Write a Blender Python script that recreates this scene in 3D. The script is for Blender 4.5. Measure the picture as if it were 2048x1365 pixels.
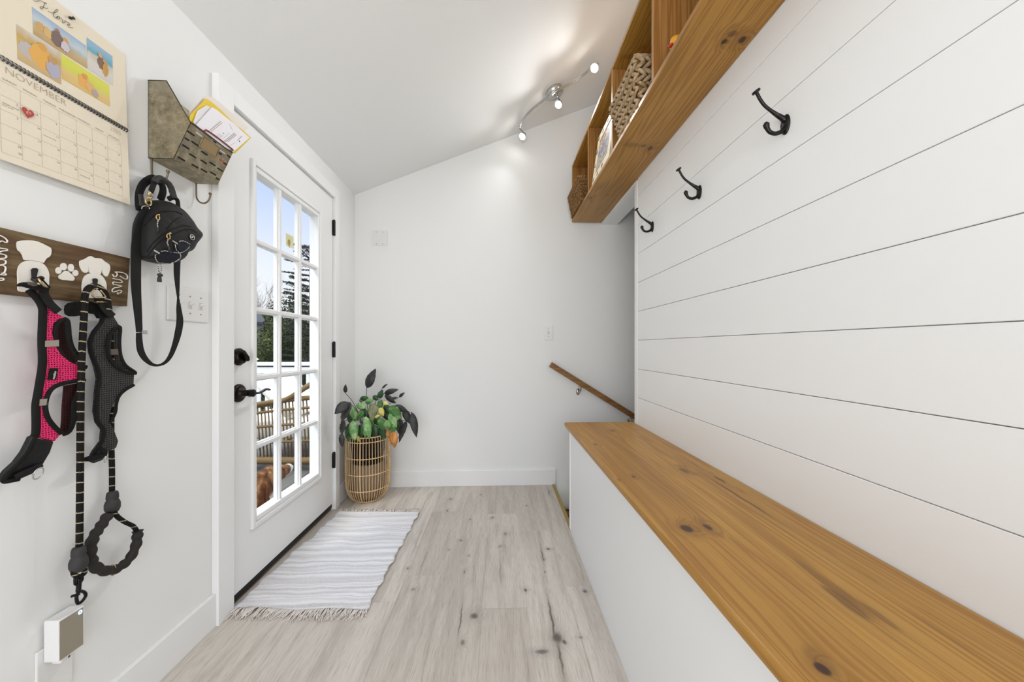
import bpy, bmesh, math, random
from mathutils import Vector, Matrix
random.seed(7)
PI=math.pi
sc=bpy.context.scene
for o in list(bpy.data.objects): bpy.data.objects.remove(o)
COL=sc.collection

# ---------------------------------------------------------------- camera
H=1.068; TH=math.atan(27/700)
cam=bpy.data.cameras.new('camera'); cam.sensor_width=36; cam.lens=700/2048*36
cam.shift_y=12.5/2048; cam.clip_start=.02
co=bpy.data.objects.new('camera',cam); COL.objects.link(co)
co.location=(0,0,H); co.rotation_euler=(PI/2,0,-TH); sc.camera=co

# ---------------------------------------------------------------- world / light
def lin(c):
    return tuple(((v/255)/12.92 if v/255<=.04045 else ((v/255+.055)/1.055)**2.4) for v in c)
w=bpy.data.worlds.new('sky'); sc.world=w; w.use_nodes=True
nt=w.node_tree; nt.nodes.clear()
tc=nt.nodes.new('ShaderNodeTexCoord'); sx=nt.nodes.new('ShaderNodeSeparateXYZ')
rp=nt.nodes.new('ShaderNodeValToRGB'); bg=nt.nodes.new('ShaderNodeBackground'); ow=nt.nodes.new('ShaderNodeOutputWorld')
e=rp.color_ramp.elements
e[0].position=0; e[0].color=(*lin((236,238,240)),1); e[1].position=1; e[1].color=(*lin((225,233,246)),1)
for p,c in ((.10,(246,248,252)),(.19,(236,241,252)),(.28,(216,227,252)),(.39,(188,209,250))):
    k=e.new(p); k.color=(*lin(c),1)
nt.links.new(tc.outputs['Generated'],sx.inputs[0]); nt.links.new(sx.outputs['Z'],rp.inputs[0])
mr=nt.nodes.new('ShaderNodeMapRange'); mr.inputs[1].default_value=.42; mr.inputs[2].default_value=.75; mr.inputs[3].default_value=.86; mr.inputs[4].default_value=3.2
nt.links.new(sx.outputs['Z'],mr.inputs[0]); nt.links.new(mr.outputs[0],bg.inputs[1])
nt.links.new(rp.outputs[0],bg.inputs[0]); nt.links.new(bg.outputs[0],ow.inputs[0])

def area(name,loc,rot,sx_,sy_,power,col=(1,1,1)):
    l=bpy.data.lights.new(name,'AREA'); l.shape='RECTANGLE'; l.size=sx_; l.size_y=sy_; l.energy=power; l.color=col
    o=bpy.data.objects.new(name,l); COL.objects.link(o); o.location=loc; o.rotation_euler=rot; return o
# added fill lamps behind the camera; the second bounces off the ceiling
area('rear_fill_light',(-.3,-1.9,1.05),(PI/2,0,0),1.9,1.9,27,(.97,.985,1.0))
area('bounce_light',(-.15,-1.1,1.2),(math.radians(165),0,0),.9,.9,9,(.97,.985,1.0))
sc.view_settings.view_transform='Standard'; sc.view_settings.look='None'
sc.view_settings.exposure=0.36; sc.view_settings.gamma=1; sc.view_settings.use_curve_mapping=False
s=bpy.data.lights.new('sun','SUN'); s.energy=1.6; s.angle=.35; s.color=(1,.96,.9)
so=bpy.data.objects.new('sun',s); COL.objects.link(so); so.location=(0,0,6); so.rotation_euler=(math.radians(38),0,math.radians(-35))

# ---------------------------------------------------------------- material helpers
class M:
    def __init__(s,name,rough=.5,metal=0,color=None,spec=.5):
        s.m=bpy.data.materials.new(name); s.m.use_nodes=True; s.t=s.m.node_tree
        s.b=s.t.nodes['Principled BSDF']; s.b.inputs['Roughness'].default_value=rough
        s.b.inputs['Metallic'].default_value=metal; s.b.inputs['Specular IOR Level'].default_value=spec
        if color: s.b.inputs['Base Color'].default_value=(*lin(color),1)
        s._c=None
    def n(s,t): return s.t.nodes.new('ShaderNode'+t)
    def set(s,inp,v):
        if v is None: return
        if isinstance(v,bpy.types.NodeSocket): s.t.links.new(v,inp)
        else: inp.default_value=v
    @property
    def co(s):
        if s._c is None: s._c=s.n('TexCoord').outputs['Object']
        return s._c
    def map(s,loc=(0,0,0),scale=(1,1,1),rot=(0,0,0),vec=None):
        n=s.n('Mapping'); s.set(n.inputs[0],vec or s.co); n.inputs[1].default_value=loc; n.inputs[2].default_value=rot; n.inputs[3].default_value=scale
        return n.outputs[0]
    def noise(s,vec=None,scale=5,detail=4,rough=.5,dist=0,col=False):
        n=s.n('TexNoise'); s.set(n.inputs['Vector'],vec or s.co); n.inputs['Scale'].default_value=scale; n.inputs['Detail'].default_value=detail
        n.inputs['Roughness'].default_value=rough; n.inputs['Distortion'].default_value=dist
        return n.outputs['Color' if col else 'Fac']
    def math(s,op,a,b=0.,c=None,clamp=False):
        n=s.n('Math'); n.operation=op; n.use_clamp=clamp; s.set(n.inputs[0],a); s.set(n.inputs[1],b)
        if c is not None: s.set(n.inputs[2],c)
        return n.outputs[0]
    def vm(s,op,a,b=(0,0,0)):
        n=s.n('VectorMath'); n.operation=op; s.set(n.inputs[0],a); s.set(n.inputs[1],b)
        return n.outputs['Value'] if op in('LENGTH','DISTANCE') else n.outputs[0]
    def ss(s,v,a,b,lo=0.,hi=1.):
        n=s.n('MapRange'); n.interpolation_type='SMOOTHSTEP'; s.set(n.inputs[0],v)
        for i,x in enumerate((a,b,lo,hi)): n.inputs[i+1].default_value=x
        return n.outputs[0]
    def mix(s,f,a,b,mode='MIX'):
        n=s.n('Mix'); n.data_type='RGBA'; n.blend_type=mode
        s.set(n.inputs[0],f)
        for i,v in ((6,a),(7,b)):
            if isinstance(v,tuple) and len(v)==3: v=(*lin(v),1)
            s.set(n.inputs[i],v)
        return n.outputs[2]
    def ramp(s,f,stops):
        n=s.n('ValToRGB'); s.set(n.inputs[0],f); e=n.color_ramp.elements
        e[0].position=stops[0][0]; e[0].color=(*lin(stops[0][1]),1)
        e[1].position=stops[-1][0]; e[1].color=(*lin(stops[-1][1]),1)
        for p,c in stops[1:-1]:
            k=e.new(p); k.color=(*lin(c),1)
        return n.outputs[0]
    def sep(s,v=None):
        n=s.n('SeparateXYZ'); s.set(n.inputs[0],v or s.co); return n.outputs
    def comb(s,x,y,z):
        n=s.n('CombineXYZ'); s.set(n.inputs[0],x); s.set(n.inputs[1],y); s.set(n.inputs[2],z); return n.outputs[0]
    def col(s,v): s.set(s.b.inputs['Base Color'],v); return s
    def bump(s,h,strength=.2,dist=.002):
        n=s.n('Bump'); n.inputs['Strength'].default_value=strength; n.inputs['Distance'].default_value=dist
        s.set(n.inputs['Height'],h); s.set(s.b.inputs['Normal'],n.outputs[0]); return s

def flat(name,color,rough=.5,metal=0,spec=.5): return M(name,rough,metal,color,spec).m

def wallmat(name,color,bumpy=.06):
    m=M(name,.85,0,None,.15)
    m.col(m.mix(m.noise(scale=1.3,detail=2),tuple(c-1 for c in color),tuple(min(255,c+1) for c in color)))
    m.bump(m.noise(scale=260,detail=3),bumpy,.001); return m.m
MW=wallmat('wall_paint',(239,239,237)); MC=wallmat('ceiling_paint',(242,242,240))
MT=M('trim_paint',.38,0,(241,241,240),.4).m
MD=M('door_paint',.34,0,(240,240,239),.4); MD.bump(MD.noise(scale=140,detail=2),.03,.001); MD=MD.m

def pine(name,knots,base=(176,124,62),dark=(140,88,36),light=(196,146,82),ax=1,strips=None,rough=.38):
    """knots: (a,b,ra,rb,strength) a across the grain (x), b along it (y) in object space"""
    m=M(name,rough,0,None,.4)
    sc_=[1,1,1]
    def st(k,l):
        v=[k,k,k]; v[ax]=l; return tuple(v)
    big=m.noise(m.map(scale=st(5,.7)),1.3,3,.5,.4)
    # growth rings: distorted bands across the grain
    off=None
    s=m.sep()
    acr=s[0] if ax!=0 else s[2]
    if strips:
        q=m.math('MULTIPLY',acr,1/strips); cell=m.math('FLOOR',q)
        seam=m.math('ABSOLUTE',m.math('SUBTRACT',m.math('FRACT',q),.5))
        shift=m.comb(0,m.math('MULTIPLY',cell,3.7),m.math('MULTIPLY',cell,1.9))
        vec=m.vm('ADD',m.co,shift)
    else: vec=m.co
    dist=None; kn=None; halo=None
    nz=m.vm('SCALE',m.vm('SUBTRACT',m.noise(m.map(scale=(14,14,14)),1,2,.5,0,True),(.5,.5,.5)))
    nz.node.inputs['Scale'].default_value=.012
    kv=m.vm('ADD',m.co,nz)
    for (a,b,ra,rb,stg) in knots:
        d=m.vm('LENGTH',m.map(loc=(-a/ra,-b/rb,0),scale=(1/ra,1/rb,0),vec=kv))
        f=m.math('MULTIPLY',m.ss(d,1.05,.55),stg); h=m.math('MULTIPLY',m.ss(d,3.6,.6),stg)
        kn=f if kn is None else m.math('MAXIMUM',kn,f); halo=h if halo is None else m.math('MAXIMUM',halo,h)
    v2=m.map(scale=st(30,.8),vec=vec)
    if halo is not None:
        v2=m.vm('ADD',v2,m.comb(m.math('MULTIPLY',halo,.9),m.math('MULTIPLY',halo,.4),0))
    rings=m.noise(v2,1,2,.4,.1)
    rr=m.math('PINGPONG',m.math('MULTIPLY',rings,7.),.5)
    rr=m.ss(rr,.0,.5)
    fine=m.noise(m.map(scale=st(420,9),vec=vec),1,3,.6)
    c=m.mix(rr,base,light)
    c=m.mix(m.math('MULTIPLY',m.ss(rr,.45,.0),.30),c,dark)
    c=m.mix(m.math('MULTIPLY',m.ss(big,.5,.75),.35),c,dark)
    c=m.mix(m.math('MULTIPLY',m.ss(big,.48,.28),.30),c,light)
    c=m.mix(m.math('MULTIPLY',m.ss(fine,.45,.75),.22),c,tuple(int(x*.72) for x in dark))
    if strips:
        cn=m.n('TexWhiteNoise'); cn.noise_dimensions='1D'; m.set(cn.inputs['W'],cell)
        c=m.mix(m.math('MULTIPLY',cn.outputs['Value'],.30),c,dark)
        c=m.mix(m.math('MULTIPLY',m.ss(seam,.488,.499),.5),c,tuple(int(x*.6) for x in dark))
    if kn is not None:
        c=m.mix(m.math('MULTIPLY',halo,.38),c,tuple(int(x*.75) for x in dark)); c=m.mix(kn,c,(62,34,16))
    m.col(c); m.bump(fine,.08,.001); return m.m

# ---------------------------------------------------------------- mesh builder
class MB:
    def __init__(s): s.v=[]; s.f=[]; s.mi=[]; s.cur=0; s.sm=[]; s.smooth=True
    def add(s,vs,fs,smooth=None):
        b=len(s.v); s.v+= [tuple(v) for v in vs]
        for f in fs:
            s.f.append(tuple(i+b for i in f)); s.mi.append(s.cur); s.sm.append(s.smooth if smooth is None else smooth)
        return s
    def box(s,x0,x1,y0,y1,z0,z1,M4=None):
        vs=[Vector((x,y,z)) for x in(x0,x1) for y in(y0,y1) for z in(z0,z1)]
        if M4: vs=[M4@v for v in vs]
        s.add(vs,[(0,1,3,2),(4,6,7,5),(0,4,5,1),(2,3,7,6),(0,2,6,4),(1,5,7,3)],False); return s
    def hexa(s,vs): # 8 pts: bottom 4 then top 4
        s.add(vs,[(3,2,1,0),(4,5,6,7),(0,1,5,4),(1,2,6,5),(2,3,7,6),(3,0,4,7)],False); return s
    def tube(s,path,r,seg=8,closed=False,caps=True,flat=None):
        """flat=(axis_vector, ratio): squash radius along axis"""
        P=[Vector(p) for p in path]; n=len(P)
        R=r if isinstance(r,(list,tuple)) else [r]*n
        T=[]
        for i in range(n):
            a=P[(i-1)%n] if (closed or i>0) else P[i]; b=P[(i+1)%n] if (closed or i<n-1) else P[i]
            t=(b-a); T.append(t.normalized() if t.length>1e-9 else Vector((0,0,1)))
        up=Vector((0,0,1)) if abs(T[0].z)<.9 else Vector((1,0,0))
        u=T[0].cross(up).normalized(); vs=[]
        for i in range(n):
            u=(u-T[i]*u.dot(T[i])); u=u.normalized() if u.length>1e-6 else T[i].orthogonal().normalized()
            w_=T[i].cross(u)
            for k in range(seg):
                a=2*PI*k/seg; d=u*math.cos(a)*R[i]+w_*math.sin(a)*R[i]
                if flat:
                    ax=Vector(flat[0]); d=d-ax*d.dot(ax)*(1-flat[1])
                vs.append(P[i]+d)
        fs=[]
        m=n if closed else n-1
        for i in range(m):
            for k in range(seg):
                a=i*seg+k; b=i*seg+(k+1)%seg; c=((i+1)%n)*seg+(k+1)%seg; d=((i+1)%n)*seg+k
                fs.append((a,b,c,d))
        if caps and not closed:
            fs.append(tuple(range(seg))[::-1]); fs.append(tuple((n-1)*seg+k for k in range(seg)))
        s.add(vs,fs); return s
    def lathe(s,prof,c=(0,0,0),seg=24,axis='Z',M4=None,cap=True):
        vs=[]
        for (r,h) in prof:
            for k in range(seg):
                a=2*PI*k/seg; x,y=r*math.cos(a),r*math.sin(a)
                p={'Z':(x,y,h),'X':(h,x,y),'Y':(x,h,y)}[axis]; p=Vector(p)
                if M4: p=M4@p
                vs.append(p+Vector(c))
        fs=[]
        for i in range(len(prof)-1):
            if prof[i]==prof[i+1]: continue
            for k in range(seg):
                fs.append((i*seg+k,i*seg+(k+1)%seg,(i+1)*seg+(k+1)%seg,(i+1)*seg+k))
        if cap:
            fs.append(tuple(range(seg))[::-1]); fs.append(tuple((len(prof)-1)*seg+k for k in range(seg)))
        s.add(vs,fs); return s
    def ell(s,c,r,seg=12,rings=8,M4=None):
        vs=[];fs=[]
        for i in range(rings+1):
            t=PI*i/rings
            for k in range(seg):
                a=2*PI*k/seg; p=Vector((r[0]*math.sin(t)*math.cos(a),r[1]*math.sin(t)*math.sin(a),r[2]*math.cos(t)))
                if M4: p=M4@p
                vs.append(p+Vector(c))
        for i in range(rings):
            for k in range(seg):
                fs.append((i*seg+k,(i+1)*seg+k,(i+1)*seg+(k+1)%seg,i*seg+(k+1)%seg))
        s.add(vs,fs); return s
    def prism(s,pts,d,smooth=False):
        """planar polygon extruded by vector d"""
        from mathutils.geometry import tessellate_polygon
        P=[Vector(p) for p in pts]; n=len(P); d=Vector(d)
        tr=tessellate_polygon([P])
        fs=[tuple(t) for t in tr]+[tuple(i+n for i in t)[::-1] for t in tr]
        fs+=[(i,(i+1)%n,(i+1)%n+n,i+n) for i in range(n)]
        s.add(P+[p+d for p in P],fs,smooth); return s
    def ribbon(s,path,width,wdir,th=.0015):
        P=[Vector(p) for p in path]; n=len(P); W=width if isinstance(width,(list,tuple)) else [width]*n
        D=wdir if isinstance(wdir,list) else [wdir]*n
        vs=[]
        for i in range(n):
            t=(P[min(i+1,n-1)]-P[max(i-1,0)]).normalized(); wd=Vector(D[i]); wd=(wd-t*wd.dot(t)).normalized()
            nn=t.cross(wd).normalized()
            for a,b in((-1,-1),(1,-1),(1,1),(-1,1)): vs.append(P[i]+wd*(a*W[i]/2)+nn*(b*th/2))
        fs=[(0,1,2,3)[::-1],tuple((n-1)*4+k for k in range(4))]
        for i in range(n-1):
            for k in range(4): fs.append((i*4+k,i*4+(k+1)%4,(i+1)*4+(k+1)%4,(i+1)*4+k))
        s.add(vs,fs,False); return s
    def build(s,name,mats,parent=None,bevel=0,seg=2,**props):
        me=bpy.data.meshes.new(name); me.from_pydata(s.v,[],s.f)
        if not isinstance(mats,(list,tuple)): mats=[mats]
        for m in mats: me.materials.append(m)
        for i,p in enumerate(me.polygons): p.material_index=s.mi[i]; p.use_smooth=s.sm[i]
        bm=bmesh.new(); bm.from_mesh(me); bmesh.ops.recalc_face_normals(bm,faces=bm.faces); bm.to_mesh(me); bm.free()
        o=bpy.data.objects.new(name,me); COL.objects.link(o)
        if parent:
            o.parent=parent; o.matrix_parent_inverse=parent.matrix_basis.inverted()
        if bevel:
            b=o.modifiers.new('b','BEVEL'); b.width=bevel; b.segments=seg; b.limit_method='ANGLE'; b.angle_limit=.6
        for k,v in props.items(): o[k]=v
        return o
def smooth_path(pts,n=6,closed=False):
    P=[Vector(p) for p in pts]; out=[]; m=len(P)
    for i in range(m if closed else m-1):
        p0=P[(i-1)%m] if (closed or i>0) else P[i]; p1=P[i]; p2=P[(i+1)%m]; p3=P[(i+2)%m] if (closed or i+2<m) else P[(i+1)%m]
        for k in range(n):
            t=k/n; out.append(.5*((2*p1)+(-p0+p2)*t+(2*p0-5*p1+4*p2-p3)*t*t+(-p0+3*p1-3*p2+p3)*t**3))
    if not closed: out.append(P[-1])
    return out
def lerpl(L,n,closed=False):
    out=[]
    for i in range(len(L)-1):
        for k in range(n): out.append(L[i]+(L[i+1]-L[i])*k/n)
    return out+[L[-1]]
def thing(name,label,cat,loc=(0,0,0),group=None,kind=None):
    o=bpy.data.objects.new(name,None); COL.objects.link(o); o.location=loc; o.empty_display_size=.05
    if label: o['label']=label
    if cat: o['category']=cat
    if group: o['group']=group
    if kind: o['kind']=kind
    bpy.context.view_layer.update()
    return o
def tag(o,label,cat,group=None):
    o['label']=label; o['category']=cat
    if group: o['group']=group
    return o
def struct(o): o['kind']='structure'; return o
def copy_tree(o,dv,label=None):
    def rec(a,par):
        c=a.copy(); COL.objects.link(c)
        if par: c.parent=par; c.matrix_parent_inverse=a.matrix_parent_inverse.copy()
        for ch in a.children: rec(ch,c)
        return c
    c=rec(o,None); c.location=Vector(o.location)+Vector(dv)
    if label: c['label']=label
    return c
def text_add(mb,body,size,org,right,up,lift=.0003,th=0.0,align='LEFT'):
    cu=bpy.data.curves.new('t','FONT'); cu.body=body; cu.size=size; cu.align_x=align; cu.resolution_u=3
    cu.offset=th
    o=bpy.data.objects.new('t',cu); COL.objects.link(o); bpy.context.view_layer.update()
    dg=bpy.context.evaluated_depsgraph_get(); me=bpy.data.meshes.new_from_object(o.evaluated_get(dg))
    r=Vector(right).normalized(); u=Vector(up); u=(u-r*u.dot(r)).normalized(); nn=r.cross(u)
    vs=[Vector(org)+r*v.co.x+u*v.co.y+nn*lift for v in me.vertices]
    mb.add(vs,[tuple(p.vertices) for p in me.polygons],False)
    bpy.data.objects.remove(o); bpy.data.meshes.remove(me); bpy.data.curves.remove(cu)

# ================================================================ SETTING
YB=2.715; XL=-1.095; XR=.80; YD0,YD1=1.458,2.340; ZD=2.045
def ceilz(x): return 2.232+.40*(x+1.095)
Y0=-2.2
# floor planks
mf=M('oak_vinyl_planks',.45,0,None,.35)
att=mf.n('Attribute'); att.attribute_name='tone'; att.attribute_type='GEOMETRY'
so3=mf.n('SeparateColor'); mf.t.links.new(att.outputs['Color'],so3.inputs[0])
pv=mf.vm('ADD',mf.co,mf.comb(mf.math('MULTIPLY',so3.outputs[1],7.),mf.math('MULTIPLY',so3.outputs[2],11.),0))
nz=mf.vm('SCALE',mf.vm('SUBTRACT',mf.noise(mf.map(scale=(16,16,1)),1,3,.6,0,True),(.5,.5,.5))); nz.node.inputs['Scale'].default_value=.022
kv=mf.vm('ADD',mf.co,nz)
FK=[(p[0],p[1],r1,r2,s) for p,(r1,r2,s) in zip([(-0.3370,2.4740,0.0000),(-0.3329,2.3008,0.0000),(-0.1763,2.1754,0.0000),(0.0080,1.8795,0.0000),(0.2642,1.8417,0.0000),(-0.2068,1.9412,0.0000),(-0.0972,1.3944,0.0000),(0.1164,1.5349,0.0000),(0.2167,1.2793,0.0000),(0.2374,1.2611,0.0000),(0.1542,1.2226,0.0000),(0.3036,1.2782,0.0000),(-0.1320,1.2732,0.0000),(-0.0376,2.1955,0.0000),(0.3776,1.5154,0.0000),(0.1885,2.3528,0.0000),(-0.1613,1.6688,0.0000),(0.2285,1.7516,0.0000),(-0.1484,1.7999,0.0000),(-0.3763,1.5571,0.0000),(0.0401,2.0042,0.0000),(-0.1266,2.5410,0.0000),(-0.4394,1.7096,0.0000),(0.2206,1.6541,0.0000),(-0.2609,1.8574,0.0000),(-0.3826,1.1231,0.0000)],
 [(.012,.02,.7),(.01,.018,.7),(.009,.012,.6),(.012,.016,.5),(.012,.012,.95),(.01,.01,.8),(.022,.022,.9),(.009,.011,.9),(.022,.03,.95),(.011,.014,.9),(.03,.012,.8),(.012,.008,.5),(.009,.017,.7),(.012,.014,.8),(.01,.012,.9),(.009,.014,.5),(.007,.016,.6),(.006,.014,.8),(.008,.008,.5),(.012,.012,.5),(.012,.02,.6),(.01,.02,.5),(.007,.009,.8),(.006,.014,.7),(.008,.008,.6),(.01,.01,.5)])]
FC=[(p[0],p[1],r1,r2,s) for p,(r1,r2,s) in zip([(0.2095,1.3647,0.0000),(0.2237,1.7942,0.0000),(-0.1488,1.3785,0.0000),(0.2134,1.1985,0.0000),(0.3717,2.5655,0.0000),(0.0072,1.6810,0.0000),(-0.3729,1.7343,0.0000)],[(.006,.16,.9),(.004,.07,.9),(.004,.1,.8),(.005,.08,.8),(.005,.06,.8),(.004,.1,.45),(.004,.12,.35)])]
kn=None; halo=None
for a,b,ra,rb,stg in FK+FC:
    d=mf.vm('LENGTH',mf.map(loc=(-a/ra,-b/rb,0),scale=(1/ra,1/rb,0),vec=kv))
    f_=mf.math('MULTIPLY',mf.ss(d,1.1,.3),stg); h_=mf.math('MULTIPLY',mf.ss(d,3.2,.4),stg)
    kn=f_ if kn is None else mf.math('MAXIMUM',kn,f_); halo=h_ if halo is None else mf.math('MAXIMUM',halo,h_)
fine=mf.noise(mf.map(scale=(330,13,1),vec=mf.vm('ADD',pv,mf.comb(mf.math('MULTIPLY',halo,.03),0,0))),1,4,.65)
med=mf.noise(mf.map(scale=(26,1.6,1),vec=pv),1,4,.6,.6)
big=mf.noise(mf.map(scale=(6,1.0,1),vec=pv),1,2,.5,.3)
c=mf.mix(so3.outputs[0],(196,187,177),(214,206,196))
c=mf.mix(mf.math('MULTIPLY',mf.ss(med,.42,.72),.55),c,(160,149,137))
c=mf.mix(mf.math('MULTIPLY',mf.ss(big,.5,.75),.4),c,(162,153,142))
c=mf.mix(mf.math('MULTIPLY',mf.ss(fine,.46,.70),.42),c,(134,124,113))
c=mf.mix(mf.math('MULTIPLY',mf.ss(fine,.45,.25),.35),c,(226,219,210))
c=mf.mix(mf.math('MULTIPLY',halo,.30),c,(116,107,98)); c=mf.mix(mf.math('MULTIPLY',kn,.85),c,(70,64,58))
mf.col(c); mf.bump(fine,.12,.001)
edges=[-1.35,-1.166,-.982,-.798,-.615,-.431,-.247,-.067,.118,.302,.4365]
joints={0:[.9],1:[1.9],2:[.5,1.8],3:[-.2,1.05,2.3],4:[.27,1.486],5:[.43,1.652,2.29],6:[.72,1.963],7:[.2,1.43,2.243],8:[.8,2.033],9:[.3,1.55]}
me=bpy.data.meshes.new('floor'); vs=[];fs=[];tn=[]
rr=random.Random(4)
for i in range(len(edges)-1):
    ys=[Y0]+joints[i]+[YB]
    for j in range(len(ys)-1):
        t=rr.random(); t2,t3=rr.random(),rr.random(); b=len(vs)
        g=.0004
        vs+=[(edges[i]+g,ys[j]+g,0),(edges[i+1]-g,ys[j]+g,0),(edges[i+1]-g,ys[j+1]-g,0),(edges[i]+g,ys[j+1]-g,0)]
        fs.append((b,b+1,b+2,b+3)); tn+= [(t,t2,t3,1)]*4
b=len(vs); vs+=[(-1.35,Y0,-.001),(.4365,Y0,-.001),(.4365,YB,-.001),(-1.35,YB,-.001),(-1.35,Y0,-.03),(.4365,Y0,-.03),(.4365,YB,-.03),(-1.35,YB,-.03)]
fs+=[(b,b+1,b+2,b+3),(b+4,b+5,b+6,b+7),(b,b+1,b+5,b+4),(b+1,b+2,b+6,b+5),(b+2,b+3,b+7,b+6),(b+3,b,b+4,b+7)]; tn+=[(.0,.5,.5,1)]*24
b=len(vs); vs+=[(.4365,Y0,0),(2.2,Y0,0),(2.2,1.9,0),(.4365,1.9,0)]; fs.append((b,b+1,b+2,b+3)); tn+=[(.5,.5,.5,1)]*4
me.from_pydata(vs,[],fs); ca=me.color_attributes.new('tone','FLOAT_COLOR','CORNER')
for i,t in enumerate(tn): ca.data[i].color=t
me.materials.append(mf.m); fo=bpy.data.objects.new('floor',me); COL.objects.link(fo); struct(fo)

# walls
t=.13
w_=MB()
w_.box(XL-t,XL,Y0,YD0-.02,-.15,ceilz(XL)); w_.box(XL-t,XL,YD1+.02,YB+.12,-.15,ceilz(XL)); w_.box(XL-t,XL,YD0-.02,YD1+.02,ZD+.02,ceilz(XL))
struct(w_.build('wall_left',MW))
w_=MB()
w_.prism([(XL-t,YB,-2.6),(3.3,YB,-2.6),(3.3,YB,ceilz(3.3)),(XL-t,YB,ceilz(XL-t))],(0,.12,0))
struct(w_.build('wall_back',MW))
w_=MB(); w_.prism([(XL-.12,Y0,ceilz(XL-.12)),(3.3,Y0,ceilz(3.3)),(3.3,Y0,ceilz(3.3)+.1),(XL-.12,Y0,ceilz(XL-.12)+.1)],(0,YB-Y0+.12,0))
struct(w_.build('ceiling',MC))
# right wall clad in shiplap boards
w_=MB(); w_.box(XR+.012,XR+.13,Y0,2.0,0,ceilz(XR)); w_.box(XR+.0,XR+.13,2.0,YB,2.03,ceilz(XR))
zs=[.7779-.1652*5+.1652*k for k in range(20)]
for k in range(len(zs)-1):
    z0,z1=zs[k]+.0009,zs[k+1]-.0009
    if z1>ceilz(XR): z1=ceilz(XR)-.001
    if z0<z1 and z1>0: w_.box(XR,XR+.012,Y0,1.983,max(0,z0),z1)
struct(w_.build('wall_right',MT,bevel=.001,seg=1))
w_=MB(); w_.box(XR-.004,XR+.132,1.9845,2.022,.60,2.03); struct(w_.build('trim_1',MT,bevel=.002))
# stairwell enclosure
w_=MB(); w_.box(.4365,3.3,1.92,2.022,-2.6,-.0); struct(w_.build('wall_stairwell',MW)); w_=MB(); w_.box(XR+.13,3.3,1.90,2.0,0,ceilz(3.3)); w_.box(3.2,3.3,1.9,YB,-2.6,ceilz(3.3))
struct(w_.build('wall_stairwell',MW))
# baseboards
w_=MB(); w_.box(XL,XL+.016,Y0,1.380,0,.125); struct(w_.build('baseboard_left',MT,bevel=.002))
w_=MB(); w_.box(XL,XL+.016,2.402,YB-.015,0,.125); struct(w_.build('baseboard_left',MT,bevel=.002))
w_=MB(); w_.box(XL,.4447,YB-.016,YB,0,.118); struct(w_.build('baseboard_back',MT,bevel=.002))
# door casing and jamb
w_=MB(); xc=XL+.026
w_.box(XL,xc,1.380,YD0+.002,0,2.118); w_.box(XL,xc,YD1+.006,2.402,0,2.118); w_.box(XL,xc,YD0+.002,YD1+.006,ZD+.006,2.118)
struct(w_.build('trim_2',MT,bevel=.002))
w_=MB(); w_.box(XL-t,XL+.004,YD0-.02,YD0-.002,0,ZD+.02); w_.box(XL-t,XL+.004,YD1+.003,YD1+.02,0,ZD+.02); w_.box(XL-t,XL+.004,YD0-.002,YD1+.003,ZD+.003,ZD+.02)
w_.box(XL-t+.02,XL-.048,YD0-.002,YD0+.010,0,ZD); w_.box(XL-t+.02,XL-.048,YD1-.010,YD1+.003,0,ZD)
struct(w_.build('trim_3',MT))
w_=MB(); w_.box(XL-t-.03,XL-.002,YD0-.002,YD1+.003,-.02,.014); struct(w_.build('trim_4',flat('threshold_metal',(120,108,90),.4,.7),bevel=.003))

# ---- the door
BLK=M('oil_rubbed_bronze',.32,.85,None,.5); BLK.col(BLK.mix(BLK.ss(BLK.noise(scale=60,detail=3),.55,.75),(34,31,31),(92,62,46))); BLK=BLK.m
hinge_m=flat('black_hinge',(26,25,27),.4,.4)
door=thing('door_1',None,None,(XL,YD1,0),kind='structure')
G0,G1,GZ0,GZ1=1.612,2.148,.311,1.855
xs0,xs1=XL-.038,XL+.007
d_=MB(); e1=.012
d_.box(xs0,xs1,YD0,G0-e1,.044,ZD); d_.box(xs0,xs1,G1+e1,YD1,.044,ZD); d_.box(xs0,xs1,G0-e1,G1+e1,.044,GZ0-e1); d_.box(xs0,xs1,G0-e1,G1+e1,GZ1+e1,ZD)
slab=d_.build('door_slab',MD,door)
d_=MB()
def frame(x1,y0,y1,z0,z1,wy,wz,xb):
    d_.box(xb,x1,y0-wy,y0,z0-wz,z1+wz); d_.box(xb,x1,y1,y1+wy,z0-wz,z1+wz); d_.box(xb,x1,y0,y1,z0-wz,z0); d_.box(xb,x1,y0,y1,z1,z1+wz)
frame(xs1+.013,G0-.014,G1+.014,GZ0-.024,GZ1+.024,.020,.022,xs0-.004)
frame(xs1+.007,G0,G1,GZ0,GZ1,.0135,.0235,xs0-.003)
d_.build('lite_frame',MT,door,bevel=.004,seg=2)
d_=MB()
gy=[G0+(G1-G0)*k/3 for k in range(4)]; gz=[GZ0+(GZ1-GZ0)*k/5 for k in range(6)]
xb=xs1-.026
for y in gy[1:3]: d_.box(xb,xs1+.001,y-.009,y+.009,GZ0-.002,GZ1+.002)
for z in gz[1:5]: d_.box(xb+.0005,xs1+.0004,G0-.002,G1+.002,z-.008,z+.008)
for y in gy[1:3]: d_.box(xb+.001,xs1-.007,y-.016,y+.016,GZ0-.002,GZ1+.002)
for z in gz[1:5]: d_.box(xb+.0016,xs1-.0076,G0-.002,G1+.002,z-.014,z+.014)
d_.build('muntins',MT,door,bevel=.002)
gm=M('window_glass',.02); gm.t.nodes.remove(gm.b)
tr=gm.n('BsdfTransparent'); gl=gm.n('BsdfGlossy'); gl.inputs['Roughness'].default_value=.02; fw=gm.n('LayerWeight'); fw.inputs[0].default_value=.5; mx=gm.n('MixShader')
out=[n for n in gm.t.nodes if n.type=='OUTPUT_MATERIAL'][0]
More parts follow.
